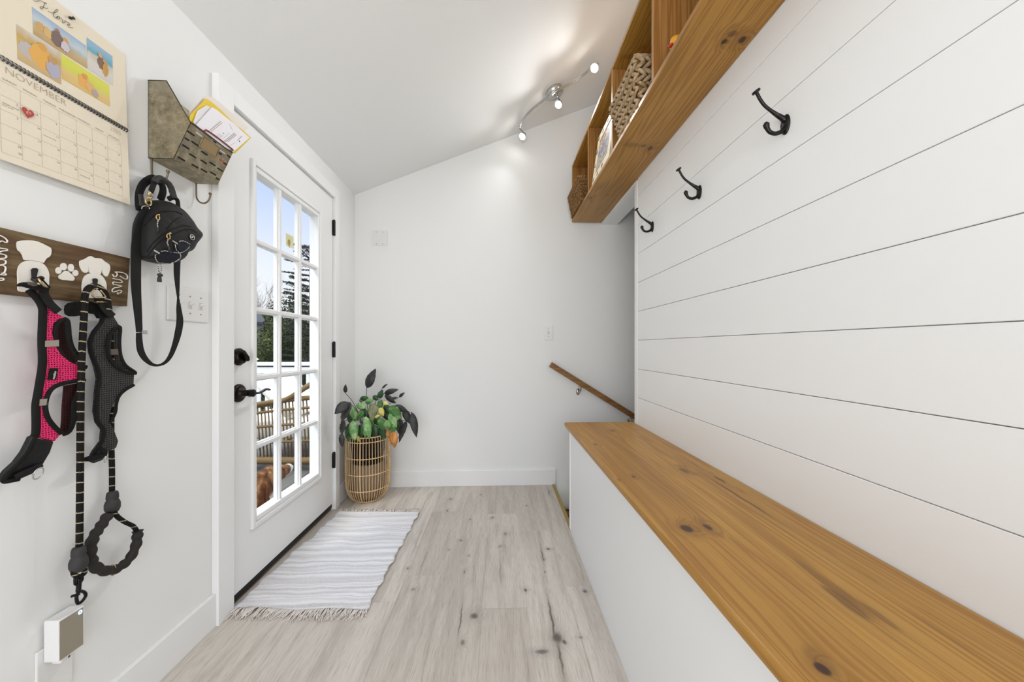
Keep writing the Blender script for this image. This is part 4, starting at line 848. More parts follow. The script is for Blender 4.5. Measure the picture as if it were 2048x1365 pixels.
band('edge_binding',[(-1.0440,0.8308,0.8657),(-1.0440,0.8208,0.8389),(-1.0440,0.8068,0.8199),(-1.0440,0.7923,0.8048),(-1.0440,0.7802,0.7909),(-1.0440,0.7822,0.7832),(-1.0440,0.8047,0.7803)],.0045,ph)
MB().ribbon(smooth_path([(-1.0400,0.7933,0.7888),(-1.0400,0.8079,0.7935),(-1.0400,0.8232,0.7963),(-1.0400,0.8390,0.8004)],3),.010,(0,.5,.85),.003).build('strap_keeper',nyl,ph)
rc=Vector([(-1.0360,0.8289,0.7835)][0])
MB().tube([rc+Vector((.004*math.sin(a),.0085*math.cos(a),.0128*math.sin(a))) for a in [k*PI/10 for k in range(20)]],.0013,8,closed=True).build('d_ring',chro,ph)
# top buckle
MB().hexa([Vector(p)+Vector((dx,0,0)) for dx in (0,) for p in []]+[Vector(p) for p in [(-1.0600,0.8206,1.2043),(-1.0600,0.8453,1.2019),(-1.0600,0.8663,1.1976),(-1.0600,0.8690,1.2032)]]+[Vector(p)+Vector((.012,0,0)) for p in [(-1.0600,0.8206,1.2116),(-1.0600,0.8453,1.2111),(-1.0600,0.8669,1.2080),(-1.0600,0.8692,1.2093)]]) if False else None
MB().prism([(-1.0350,0.8007,1.2033),(-1.0350,0.8036,1.2074),(-1.0350,0.8107,1.2116),(-1.0350,0.8279,1.2098),(-1.0350,0.8380,1.2091),(-1.0350,0.8485,1.2042),(-1.0350,0.8485,1.1958),(-1.0350,0.8406,1.1945),(-1.0350,0.8229,1.1983),(-1.0350,0.8071,1.2013),(-1.0350,0.8012,1.1999)],(-.012,0,0)).build('buckle',bind,ph,bevel=.003)
MB().prism([(-1.0340,0.8105,1.2123),(-1.0340,0.8265,1.2132),(-1.0340,0.8265,1.2055),(-1.0340,0.8184,1.2041),(-1.0340,0.8099,1.2066)],(-.004,0,0)).build('buckle_tab',flat('brown_grey_plastic',(92,80,74),.5),ph,bevel=.001)
MB().tube([(-1.0300,0.8239,1.2223),(-1.0300,0.8289,1.2133),(-1.0300,0.8353,1.2070),(-1.0300,0.8398,1.2053)],.0022,8).build('clip_bar',gold,ph)
MB().tube(smooth_path([(-1.0320,0.8230,1.2229),(-1.0320,0.8255,1.2242),(-1.0320,0.8305,1.2235),(-1.0320,0.8408,1.2113),(-1.0320,0.8454,1.2071),(-1.0320,0.8434,1.2042),(-1.0320,0.8356,1.2037),(-1.0320,0.8299,1.2119),(-1.0320,0.8236,1.2214)],3),.0016,8).build('clip_loop',bind,ph)
MB().ribbon(smooth_path([(-1.0450,0.8448,1.1968),(-1.0450,0.8494,1.1832),(-1.0450,0.8567,1.1705),(-1.0450,0.8661,1.1596),(-1.0450,0.8730,1.1526)],3),.016,(0,.8,.55),.003).build('webbing_strap',web,ph)

# ================================================================ BLACK HARNESS
bhn=thing('dog_harness','black mesh dog harness with chest opening on the right-hand hook','dog harness',(XL+.03,.98,1.18))
puffed('mesh_panel',[(-1.0600,0.9796,1.1518),(-1.0600,1.0092,1.1498),(-1.0600,1.0247,1.1243),(-1.0600,1.0078,1.1155),(-1.0600,0.9969,1.0993),(-1.0600,0.9902,1.0723),(-1.0600,0.9928,1.0455),(-1.0600,1.0078,1.0178),(-1.0600,1.0275,1.0013),(-1.0600,1.0618,0.9900),(-1.0600,1.0596,0.9560),(-1.0600,1.0333,0.9418),(-1.0600,1.0176,0.9254),(-1.0600,1.0050,0.9091),(-1.0600,0.9982,0.8892),(-1.0600,0.9969,0.8655),(-1.0600,1.0078,0.8404),(-1.0600,1.0190,0.8056),(-1.0600,1.0134,0.7888),(-1.0600,0.9942,0.7853),(-1.0600,0.9809,0.7657),(-1.0600,0.9605,0.7636),(-1.0600,0.9482,0.7734),(-1.0600,0.9580,0.7961),(-1.0600,0.9757,0.8172),(-1.0600,0.9783,0.8474),(-1.0600,0.9655,0.8692),(-1.0600,0.9605,0.8992),(-1.0600,0.9630,0.9421),(-1.0600,0.9680,0.9850),(-1.0600,0.9630,1.0144),(-1.0600,0.9506,1.0550),(-1.0600,0.9486,1.0835),(-1.0600,0.9580,1.1096),(-1.0600,0.9744,1.1337)],.007,bmesh_m,bhn)
puffed('back_panel',[(-1.0740,1.0339,1.1223),(-1.0740,1.0339,1.0850),(-1.0740,1.0373,1.0444),(-1.0740,1.0499,1.0157),(-1.0740,1.0758,0.9949),(-1.0740,1.0529,0.9895),(-1.0740,1.0267,1.0076),(-1.0740,1.0128,1.0298),(-1.0740,1.0100,1.0603),(-1.0740,1.0100,1.0846),(-1.0740,1.0155,1.1030)],.003,bmesh_m,bhn)
puffed('back_strap',[(-1.0740,1.0310,0.9220),(-1.0740,1.0253,0.8873),(-1.0740,1.0128,0.8592),(-1.0740,1.0211,0.8267),(-1.0740,1.0310,0.8056),(-1.0740,1.0155,0.8158),(-1.0740,1.0100,0.8598),(-1.0740,1.0155,0.8953)],.003,bind,bhn)
band('edge_binding',[(-1.0600,0.9822,1.1520),(-1.0600,0.9757,1.1324),(-1.0600,0.9600,1.1082),(-1.0600,0.9518,1.0836),(-1.0600,0.9535,1.0550),(-1.0600,0.9668,1.0141),(-1.0600,0.9719,0.9847),(-1.0600,0.9668,0.9416),(-1.0600,0.9648,0.8984),(-1.0600,0.9698,0.8683),(-1.0600,0.9815,0.8466),(-1.0600,0.9783,0.8165),(-1.0600,0.9605,0.7925),(-1.0600,0.9494,0.7758)],.0050,bhn,ratio=.6)
band('edge_binding',[(-1.0560,1.0578,0.9913),(-1.0560,1.0353,0.9983),(-1.0560,1.0095,1.0147),(-1.0560,0.9931,1.0395),(-1.0560,0.9872,1.0723),(-1.0560,0.9931,1.0992),(-1.0560,1.0054,1.1178),(-1.0560,1.0194,1.1240),(-1.0560,1.0174,1.0847),(-1.0560,1.0208,1.0448),(-1.0560,1.0338,1.0165),(-1.0560,1.0587,0.9960),(-1.0560,1.0587,0.9903)],.0042,bhn,ratio=.7)
band('edge_binding',[(-1.0580,1.0583,0.9584),(-1.0580,1.0343,0.9463),(-1.0580,1.0185,0.9314),(-1.0580,1.0115,0.9111),(-1.0580,1.0087,0.8873),(-1.0580,0.9963,0.8626)],.0040,bhn,ratio=.7)
for q in ([(-1.0680,1.0071,1.0618),(-1.0680,1.0281,1.0638),(-1.0680,1.0310,1.0477),(-1.0680,1.0085,1.0466)],[(-1.0700,1.0118,0.9148),(-1.0700,1.0235,0.9154),(-1.0700,1.0229,0.9007),(-1.0700,1.0096,0.9030)]):
    MB().prism(q,(-.0025,0,0)).build('reflective_strip',flat('dim_reflective',(128,116,104),.4,.2),bhn)
MB().prism([(-1.0500,0.9349,0.7859),(-1.0500,0.9465,0.7867),(-1.0500,0.9707,0.7851),(-1.0500,0.9832,0.7859),(-1.0500,0.9816,0.7769),(-1.0500,0.9615,0.7734),(-1.0500,0.9363,0.7754)],(-.010,0,0)).build('buckle',bind,bhn,bevel=.003)
MB().prism([(-1.0480,0.9673,0.8046),(-1.0480,0.9788,0.7943),(-1.0480,0.9829,0.7825),(-1.0480,0.9750,0.7813),(-1.0480,0.9657,0.7929)],(-.006,0,0)).build('strap_keeper',bind,bhn,bevel=.002)
rc=Vector([(-1.0450,0.9729,0.7697)][0])
MB().tube([rc+Vector((.003*math.sin(a),.003*math.cos(a),.0085*math.sin(a))) for a in [k*PI/8 for k in range(16)]],.0011,8,closed=True).build('d_ring',chro,bhn)
MB().prism([(-1.0600,0.9064,1.1613),(-1.0600,0.9079,1.1715),(-1.0600,0.9146,1.1787),(-1.0600,0.9299,1.1838),(-1.0600,0.9539,1.1875),(-1.0600,0.9793,1.1800),(-1.0600,0.9916,1.1675),(-1.0600,1.0097,1.1512),(-1.0600,1.0042,1.1477),(-1.0600,0.9898,1.1475),(-1.0600,0.9863,1.1452),(-1.0600,0.9767,1.1454),(-1.0600,0.9707,1.1556),(-1.0600,0.9490,1.1570),(-1.0600,0.9299,1.1481),(-1.0600,0.9161,1.1450),(-1.0600,0.9079,1.1497)],(-.014,0,0)).build('neck_pad',bind,bhn,bevel=.004,seg=3)
MB().ribbon(smooth_path([(-1.0460,0.9612,1.2010),(-1.0460,0.9638,1.1879),(-1.0460,0.9732,1.1696),(-1.0460,0.9910,1.1516)],3),.018,(0,.9,.4),.003).build('webbing_strap',web,bhn)
MB().prism([(-1.0450,0.9486,1.1992),(-1.0450,0.9706,1.2004),(-1.0450,0.9758,1.1894),(-1.0450,0.9503,1.1871)],(-.006,0,0)).build('buckle',bind,bhn,bevel=.002)
MB().tube(smooth_path([(-1.0420,0.9533,1.2218),(-1.0420,0.9442,1.2194),(-1.0420,0.9385,1.2109),(-1.0420,0.9397,1.2017),(-1.0420,0.9459,1.1965),(-1.0420,0.9661,1.1998),(-1.0420,0.9695,1.2032),(-1.0420,0.9575,1.2187)],3),.0018,8).build('d_ring',gold,bhn)
MB().tube([(-1.0420,0.9484,1.1859),(-1.0420,0.9739,1.1882)],.0016,8).build('slider_bar',gold,bhn)

# ================================================================ ROPE LEASH
ropem=M('black_rope_with_flecks',.75,0,None,.2)
zz=ropem.sep(); fz=ropem.math('FRACT',ropem.math('ADD',ropem.math('MULTIPLY',zz[2],1/.0252),ropem.math('MULTIPLY',zz[1],9.)))
ck=ropem.n('TexChecker'); ropem.set(ck.inputs[0],ropem.map(scale=(1,1,1))); ck.inputs['Scale'].default_value=520
fm_=ropem.math('MULTIPLY',ropem.ss(fz,.15,.17),ropem.math('SUBTRACT',1.,ropem.ss(fz,.27,.29)))
ropem.col(ropem.mix(ropem.math('MULTIPLY',fm_,ck.outputs['Fac']),(20,18,16),(224,208,168))); ropem.bump(ropem.noise(scale=600),.5,.001)
ls=thing('rope_leash','black rope dog leash with flecks and padded handle hanging from the sign','leash',(XL+.04,.95,1.2))
lp=[(-1.0450,0.9156,0.7115),(-1.0450,0.9165,0.8741),(-1.0450,0.9177,0.9741),(-1.0450,0.9198,1.0554),(-1.0450,0.9229,1.1247),(-1.0450,0.9245,1.1564),(-1.0450,0.9251,1.1842),(-1.0450,0.9272,1.2035),(-1.0450,0.9337,1.2185),(-1.0450,0.9459,1.2276),(-1.0450,0.9595,1.2241),(-1.0450,0.9700,1.2140),(-1.0450,0.9771,1.1950),(-1.0450,0.9807,1.1687)]
MB().tube(smooth_path([(p[0]+ (-.01 if False else 0),p[1],p[2]) for p in [[(-1.0450,0.9143,0.5727)][0]]+lp],5),.0066,12).build('rope',ropem.m,ls)
lp=[(-1.0780,1.0154,1.1445),(-1.0780,1.0173,1.0610),(-1.0780,1.0180,0.9217),(-1.0780,1.0173,0.8103),(-1.0780,1.0192,0.7261),(-1.0780,1.0192,0.6633)]
MB().tube(smooth_path([(-1.0500,0.9854,1.1692)]+lp,4),.0060,12).build('rope',ropem.m,ls)
rub=flat('black_rubber_grip',(48,46,46),.7)
def gourd(c,w,h,n=None,par=None):
    z0=c[2]; pr_=[(.0001,0),(.60,0.0),(.80,.06),(1,.22),(1,.42),(.86,.55),(.72,.62),(.80,.70),(.76,.88),(.66,.98),(.0001,1)]
    mb=MB(); mb.lathe([(r*w,-h*t_) if False else (r*w,h*t_) for r,t_ in pr_],c,20,cap=False); return mb.build('rubber_stopper',rub,par)
a=[(-1.0450,0.9126,0.5101),(-1.0450,0.9130,0.5710)]; gourd(a[0],.0165,a[1][2]-a[0][2],par=ls)
a=[(-1.0660,1.0089,0.6107),(-1.0660,1.0079,0.6692)]; gourd(a[0],.0160,a[1][2]-a[0][2],par=ls)
hp=smooth_path([(-1.0580,0.9923,0.6150),(-1.0580,0.9812,0.6008),(-1.0580,0.9688,0.5860),(-1.0580,0.9567,0.5716),(-1.0580,0.9502,0.5478),(-1.0580,0.9502,0.5204),(-1.0580,0.9582,0.4949),(-1.0580,0.9781,0.4701),(-1.0580,1.0037,0.4548),(-1.0580,1.0274,0.4535),(-1.0580,1.0486,0.4631),(-1.0580,1.0632,0.4870),(-1.0580,1.0677,0.5115),(-1.0580,1.0688,0.5283)],9)
rd=[.0128*(1 - .22*abs(math.cos(i*.36))**3) for i in range(len(hp))]
MB().tube(hp,rd,14).build('padded_handle',flat('black_foam',(36,31,29),.8),ls)
MB().tube(smooth_path([(-1.0580,1.0044,0.6183),(-1.0580,1.0137,0.5975),(-1.0580,1.0343,0.5714),(-1.0580,1.0558,0.5492),(-1.0580,1.0669,0.5273)],5),.0056,10).build('rope',ropem.m,ls)
MB().tube(smooth_path([(-1.0620,1.0026,0.6192),(-1.0620,0.9993,0.6154),(-1.0620,0.9945,0.6105)],5),.0056,10).build('rope',ropem.m,ls)
rc=Vector([(-1.0550,1.0002,0.4570)][0])
MB().tube([rc+Vector((.004*math.cos(a)+0,.003*math.cos(a),.0155*math.sin(a))) for a in [k*PI/8 for k in range(16)]],.0014,8,closed=True).build('handle_ring',gold,ls)
MB().tube(smooth_path([(-1.0450,0.9028,0.5194),(-1.0450,0.9034,0.5077),(-1.0450,0.9137,0.4961),(-1.0450,0.9248,0.4971),(-1.0450,0.9248,0.5071)],4),.0052,10).build('rope_loop',ropem.m,ls)
bsn=flat('black_snap_metal',(26,26,30),.28,.6)
mb=MB(); mb.tube(smooth_path([(-1.0450,0.9050,0.5001),(-1.0450,0.9050,0.4822),(-1.0450,0.9137,0.4764),(-1.0450,0.9206,0.4833),(-1.0450,0.9206,0.4932)],2),.0024,8)
mb.tube(smooth_path([(-1.0450,0.9137,0.4911),(-1.0450,0.9131,0.4734),(-1.0450,0.9115,0.4582),(-1.0450,0.9082,0.4490),(-1.0450,0.9096,0.4350),(-1.0450,0.9137,0.4287),(-1.0450,0.9220,0.4309),(-1.0450,0.9276,0.4385),(-1.0450,0.9248,0.4489),(-1.0450,0.9164,0.4580)],4),[.0048]*8+[.0034]*29,8)
mb.tube([(-1.0450,0.8988,0.4573),(-1.0450,0.9137,0.4517)],.0032,8); mb.build('snap_hook',bsn,ls)

# ================================================================ SLING BAG
bag=thing('sling_bag','black nylon sling bag with gold clips hanging under the mail bin','bag',(XL+.05,1.18,1.45))
bgm=M('black_bag_nylon',.55,0,None,.3); bgm.col(bgm.mix(bgm.noise(scale=14),(17,17,17),(29,28,28))); bgm.bump(bgm.math('ADD',bgm.noise(scale=26,detail=3,dist=1.),bgm.math('MULTIPLY',bgm.noise(scale=900),.15)),.55,.006); bgm=bgm.m
nav=M('navy_mesh',.7,0,None,.2); nav.col(nav.mix(nav.noise(scale=900),(26,28,38),(40,42,54))); nav=nav.m
ol=[Vector(p) for p in smooth_path([(-1.0450,1.1105,1.5162),(-1.0450,1.1293,1.5259),(-1.0450,1.1459,1.5297),(-1.0450,1.1630,1.5274),(-1.0450,1.1837,1.5221),(-1.0450,1.2005,1.5106),(-1.0450,1.2178,1.4974),(-1.0450,1.2340,1.4789),(-1.0450,1.2557,1.4673),(-1.0450,1.2591,1.4538),(-1.0450,1.2406,1.4277),(-1.0450,1.2291,1.4114),(-1.0450,1.2178,1.3883),(-1.0450,1.1928,1.3746),(-1.0450,1.1867,1.3550),(-1.0450,1.1689,1.3397),(-1.0450,1.1403,1.3288),(-1.0450,1.1105,1.3269),(-1.0450,1.0848,1.3282),(-1.0450,1.0700,1.3307),(-1.0450,1.0680,1.3562),(-1.0450,1.0690,1.3936),(-1.0450,1.0719,1.4318),(-1.0450,1.0848,1.4690),(-1.0450,1.1014,1.5009)],2,True)]
cen=sum(ol,Vector())/len(ol); lay=[]
for (xo,sc_) in ((XL+.004,.80),(XL+.012,.95),(XL+.030,1.0),(XL+.050,1.0),(XL+.068,.95),(XL+.082,.84),(XL+.090,.66),(XL+.094,.40),(XL+.095,.12)):
    k=(-XL-.05)  # keep rings concentric about the body
    lay.append([Vector((xo,cen.y+(p.y-cen.y)*sc_,cen.z+(p.z-cen.z)*sc_)) for p in ol])
vs=[v for l_ in lay for v in l_]; n_=len(ol); fs=[tuple(range(n_))[::-1],tuple((len(lay)-1)*n_+k for k in range(n_))]
for i in range(len(lay)-1):
    for k in range(n_): fs.append((i*n_+k,i*n_+(k+1)%n_,(i+1)*n_+(k+1)%n_,(i+1)*n_+k))
mb=MB(); mb.add(vs,fs,True); body=mb.build('body',bgm,bag); ss_=body.modifiers.new('s','SUBSURF'); ss_.levels=1; ss_.render_levels=1
from mathutils.bvhtree import BVHTree
bvh=BVHTree.FromPolygons([Vector(v) for v in vs],[list(f) for f in fs]); EYE=Vector((0,0,H))
def onbag(pts,lift=.0):  # seat traced points on the front surface of the bag
    out=[]
    for p in pts:
        p=Vector(p); d=(p-EYE).normalized(); h=bvh.ray_cast(EYE,d)[0]
        if h is None: h=bvh.find_nearest(p)[0]
        out.append(h-d*lift)
    return out
for nm,L_ in (('zip_seam',[(-1.0100,1.0389,1.4158),(-1.0100,1.0558,1.4412),(-1.0100,1.0784,1.4671),(-1.0100,1.1075,1.4846),(-1.0100,1.1412,1.4938),(-1.0100,1.1588,1.4925)]),('zip_seam',[(-1.0100,1.0461,1.3407),(-1.0100,1.0607,1.3693),(-1.0100,1.0862,1.3995),(-1.0100,1.1075,1.4217),(-1.0100,1.1354,1.4414),(-1.0100,1.1648,1.4596),(-1.0100,1.1895,1.4640)]),('zip_seam',[(-1.0100,1.0485,1.3317),(-1.0100,1.0708,1.3673),(-1.0100,1.1021,1.3994),(-1.0100,1.1326,1.4221),(-1.0100,1.1648,1.4460),(-1.0100,1.1958,1.4564),(-1.0100,1.2103,1.4500)]),('seam',[(-1.0100,1.1075,1.4294),(-1.0100,1.1241,1.4532),(-1.0100,1.1412,1.4726),(-1.0100,1.1529,1.4822)])):
    MB().tube(onbag(smooth_path(L_,4)),.0013,8).build(nm,bind,bag)
puf=MB(); q=onbag(smooth_path([(-1.0080,1.0738,1.3470),(-1.0080,1.0946,1.3615),(-1.0080,1.1219,1.3691),(-1.0080,1.1506,1.3664),(-1.0080,1.1447,1.3488),(-1.0080,1.1275,1.3327),(-1.0080,1.0999,1.3216),(-1.0080,1.0789,1.3196),(-1.0080,1.0712,1.3327)],2,True),.001)
puf.prism(q,(.002,0,0)); puf.build('mesh_pocket',nav,bag)
puf=MB(); q=onbag(smooth_path([(-1.0080,1.1360,1.3942),(-1.0080,1.1565,1.4070),(-1.0080,1.1809,1.4034),(-1.0080,1.1856,1.3978),(-1.0080,1.1747,1.3838),(-1.0080,1.1565,1.3707),(-1.0080,1.1418,1.3746)],2,True),.001); puf.prism(q,(.002,0,0)); puf.build('mesh_pocket',nav,bag)
cord=M('white_flecked_cord',.6,0,None,.3); ck=cord.n('TexChecker'); cord.set(ck.inputs[0],cord.co); ck.inputs['Scale'].default_value=360; cord.col(cord.mix(ck.outputs['Fac'],(26,26,28),(226,224,216)))
mb=MB()
for L_ in ([(-1.0050,1.1384,1.4002),(-1.0050,1.1590,1.4078),(-1.0050,1.1805,1.4033)],[(-1.0050,1.1805,1.3978),(-1.0050,1.1681,1.3834),(-1.0050,1.1472,1.3668),(-1.0050,1.1241,1.3619)],[(-1.0050,1.1284,1.3880),(-1.0050,1.1327,1.3721),(-1.0050,1.1457,1.3624),(-1.0050,1.1442,1.3488),(-1.0050,1.1241,1.3319),(-1.0050,1.1021,1.3222),(-1.0050,1.0834,1.3195)],[(-1.0050,1.1157,1.3610),(-1.0050,1.0967,1.3591),(-1.0050,1.0821,1.3536)],[(-1.0050,1.0667,1.3414),(-1.0050,1.0655,1.3288),(-1.0050,1.0731,1.3195),(-1.0050,1.0808,1.3189)]):
    mb.tube(onbag(smooth_path(L_,4),.003),.0014,6)
mb.build('bungee_cord',cord.m,bag)
mb=MB(); mb.tube(smooth_path([(-1.0100,1.0857,1.3175),(-1.0100,1.0797,1.3073),(-1.0100,1.0810,1.2963),(-1.0100,1.0849,1.2909),(-1.0100,1.0888,1.2980),(-1.0100,1.0894,1.3095),(-1.0100,1.0862,1.3176)],3),.0014,6); mb.build('cord_loop',cord.m,bag)
mb=MB(); mb.ell(Vector([(-1.0100,1.0849,1.2838)][0]),(.006,.0075,.0055)); mb.lathe([(.0001,-.017),(.0055,-.016),(.005,-.004),(.003,0),(.0001,0)],Vector([(-1.0100,1.0831,1.2792)][0]),12,cap=False); mb.build('cord_lock',rub,bag)
for L_ in ([(-1.0060,1.1210,1.3988),(-1.0060,1.1381,1.3948),(-1.0060,1.1361,1.3902),(-1.0060,1.1191,1.3949)],[(-1.0060,1.0628,1.3532),(-1.0060,1.0793,1.3485),(-1.0060,1.0773,1.3447),(-1.0060,1.0615,1.3494)]):
    mb=MB(); mb.prism(onbag(L_,.003),(.0012,0,0)); mb.build('reflective_tab',refl,bag)
lc=onbag([(-1.0100,1.1933,1.4311)],.0025)[0]
puck=MB(); puck.lathe([(.0001,0),(.0095,0),(.0095,.0015),(.0001,.0018)],lc,24,'X',cap=False); pk=puck.build('logo_badge',nav,bag)
mb=MB(); mb.tube([lc+Vector((.0018,.0082*math.cos(a),.0082*math.sin(a))) for a in [k*PI/14 for k in range(28)]],.0006,6,closed=True)
mb.tube([lc+Vector((.0018,-.006,-.0035)),lc+Vector((.0018,.006,.0035))],.0007,6); mb.tube(smooth_path([lc+Vector((.0018,-.004,.001)),lc+Vector((.0018,0,.003)),lc+Vector((.0018,.002,0)),lc+Vector((.0018,-.001,-.003))],3),.0007,6); mb.build('badge_emblem',wh,pk)
# zip pulls
for c_,t_ in (([(-1.0000,1.0665,1.4552),(-1.0000,1.0690,1.4438)],[(-1.0000,1.0665,1.4329),(-1.0000,1.0673,1.4196),(-1.0000,1.0678,1.4062)]),([(-0.9980,1.0998,1.4116),(-0.9980,1.0971,1.3954)],[(-0.9980,1.0944,1.3832),(-0.9980,1.0998,1.3720),(-0.9980,1.1025,1.3574)])):
    p0,p1=[v for v in onbag(c_,.004)]; t3=[v for v in onbag(t_,.006)]
    mb=MB(); mid=(p0+p1)/2; mb.tube([mid+Vector((0,.0052*math.cos(a),.0078*math.sin(a))) for a in [k*PI/8 for k in range(16)]],.0017,8,closed=True)
    mb.ell(p0+Vector((0,.004,.003)),(.002,.0050,.0030),12,8,Matrix.Rotation(.5,4,'X')); z_=mb.build('zip_slider',gold,bag)
    MB().tube([p1,t3[0],t3[1]],.0013,6).build('pull_cord',cord.m,z_)
    MB().tube([t3[1],t3[2]],.0034,8,flat=((1,0,0),.5)).build('pull_tab',rub,z_)
# handle and straps
hpad=M('black_padded_handle',.6,0,(52,50,48),.3).m
MB().tube(smooth_path([(-1.0480,1.1085,1.5718),(-1.0480,1.1137,1.5833),(-1.0480,1.1257,1.5930),(-1.0480,1.1380,1.5924),(-1.0480,1.1520,1.5897),(-1.0480,1.1620,1.5795),(-1.0480,1.1693,1.5611),(-1.0480,1.1722,1.5502)],5),[.0088-.0008*abs(math.sin(i*.9)) for i in range(36)],12).build('top_handle',hpad,bag)
MB().tube(smooth_path([(-1.0500,1.1557,1.5404),(-1.0500,1.1730,1.5532),(-1.0500,1.1864,1.5493),(-1.0500,1.1888,1.5364),(-1.0500,1.1900,1.5273)],4),.0075,10,flat=((1,0,0),.5)).build('handle_anchor',bind,bag)
MB().ribbon(smooth_path([(-1.0480,1.1079,1.5716),(-1.0480,1.1019,1.5521),(-1.0480,1.0968,1.5371)],3),.014,(0,.9,.3),.003).build('handle_strap',web,bag)
MB().tube(smooth_path([(-1.0750,1.0920,1.4776),(-1.0750,1.0888,1.5003),(-1.0750,1.0902,1.5287),(-1.0750,1.1002,1.5585),(-1.0750,1.1159,1.5800),(-1.0750,1.1343,1.5954),(-1.0750,1.1479,1.5939),(-1.0750,1.1617,1.5870),(-1.0750,1.1645,1.5667),(-1.0750,1.1561,1.5375)],5),.011,12,flat=((1,0,0),.45)).build('padded_strap',bind,bag)
MB().tube(smooth_path([(-1.0520,1.0710,1.5181),(-1.0520,1.0742,1.4946),(-1.0520,1.0722,1.4839)],3),.0075,10,flat=((1,0,0),.4)).build('strap_buckle',rub,bag)
mb=MB(); mb.ell(Vector([(-1.0400,1.0841,1.5266)][0]),(.004,.0042,.008)); rc=Vector([(-1.0380,1.0795,1.5001)][0])
mb.tube([rc+Vector((0,.0085*math.cos(a),.011*math.sin(a))) for a in [k*PI/8 for k in range(16)]],.0022,8,closed=True); mb.tube([rc+Vector((0,.004,.010)),rc+Vector((0,.010,.020))],.003,8); mb.build('swivel_clip',gold,bag)
MB().tube(smooth_path([(-1.0400,1.0619,1.4726),(-1.0400,1.0648,1.4799),(-1.0400,1.0746,1.4851),(-1.0400,1.0834,1.4848),(-1.0400,1.0846,1.4803)],4),.0015,8).build('d_ring',chro,bag)
sp_=smooth_path([(-1.0500,1.0840,1.4819),(-1.0500,1.0752,1.4562),(-1.0500,1.0644,1.4126),(-1.0500,1.0572,1.3710),(-1.0500,1.0559,1.3357),(-1.0500,1.0559,1.2486),(-1.0500,1.0601,1.1838),(-1.0500,1.0635,1.1403),(-1.0500,1.0652,1.1118)],4)
ww=lerpl([.016,.020,.024,.025,.0275,.0265,.022,.018,.016],4)
MB().ribbon(sp_,ww,(0,1,0),.003).build('shoulder_strap',web,bag)
MB().box(-.004,.004,-.008,.008,-.006,.006,Matrix.Translation(Vector([(-1.0500,1.0774,1.1124)][0]))).build('strap_slider',chro,bag,bevel=.001)
sp_=smooth_path([(-1.0520,1.0664,1.1106),(-1.0520,1.0673,1.0833),(-1.0520,1.0716,1.0568),(-1.0520,1.0839,1.0343),(-1.0520,1.1042,1.0163),(-1.0520,1.1254,1.0120),(-1.0520,1.1474,1.0204),(-1.0520,1.1651,1.0413),(-1.0520,1.1797,1.0752),(-1.0520,1.1915,1.1148),(-1.0520,1.1980,1.1547),(-1.0520,1.1942,1.1940),(-1.0520,1.1915,1.2308),(-1.0520,1.1888,1.2723),(-1.0520,1.1872,1.3113),(-1.0520,1.1888,1.3708)],4)
ww=lerpl([.014,.017,.018,.015,.009,.006,.009,.013,.017,.022,.023,.016,.005,.014,.020,.022],4)
MB().ribbon(sp_,ww,(0,1,.25),.003).build('shoulder_strap',web,bag)

# ================================================================ RUG
rm_=M('cotton_rag_rug',.9,0,None,.1); y_=rm_.sep()[1]; 
wob=rm_.math('MULTIPLY',rm_.math('SUBTRACT',rm_.noise(scale=9,detail=2),.5),.03)
ns=rm_.noise(rm_.comb(0,rm_.math('ADD',y_,wob),0),34,3,.65); fn=rm_.noise(rm_.map(scale=(90,700,1)),1,3,.7)
st_=rm_.math('MULTIPLY',rm_.ss(ns,.45,.55),rm_.ss(fn,.30,.62))
c=rm_.mix(rm_.math('MULTIPLY',st_,.62),(247,246,249),(178,171,164)); c=rm_.mix(rm_.math('MULTIPLY',rm_.ss(rm_.noise(rm_.comb(0,y_,0),620,1),.5,.6),.18),c,(170,164,158))
rm_.col(c); rm_.bump(rm_.math('ADD',rm_.noise(rm_.comb(0,y_,0),500,1),fn),.6,.003)
rug=thing('rag_rug','white and grey striped woven rug with tassels before the door','rug',(-.8,1.85,0))
A=[Vector((-1.078,1.462)),Vector((-.532,1.436)),Vector((-.508,2.268)),Vector((-1.040,2.300))]
nx,ny=44,90; vs=[]; rg=random.Random(5)
for j in range(ny+1):
    v=j/ny; wl=.006*math.sin(v*23)+.004*math.sin(v*51); wr=.0035*math.sin(v*34+1)+.003*math.sin(v*70)
    l_=A[0].lerp(A[3],v); r_=A[1].lerp(A[2],v); l_=Vector((l_.x+wl*.8+.024/(1+math.exp(-(v-.60)*60))*(1-.5*v),l_.y)); r_=Vector((r_.x+wr,r_.y))
    for i in range(nx+1):
        u=i/nx; p=l_.lerp(r_,u); z=.007+.0022*math.sin(v*70+3*math.sin(u*4))*(1-u*.6)+.002*math.sin(u*11+v*9)
        p.y+=.004*math.sin(u*9)*(1 if v<.5 else .4)
        vs.append((p.x,p.y,max(.004,z)))
fs=[(j*(nx+1)+i,j*(nx+1)+i+1,(j+1)*(nx+1)+i+1,(j+1)*(nx+1)+i) for j in range(ny) for i in range(nx)]
mb=MB(); mb.add(vs,fs,True); ro=mb.build('woven_field',rm_.m,rug); so_=ro.modifiers.new('s','SOLIDIFY'); so_.thickness=.004; so_.offset=-1
fringe_m=M('fringe_cotton',.9,0,None,.1); fringe_m.col(fringe_m.mix(fringe_m.noise(scale=60),(240,233,226),(206,197,188))); fringe_m=fringe_m.m
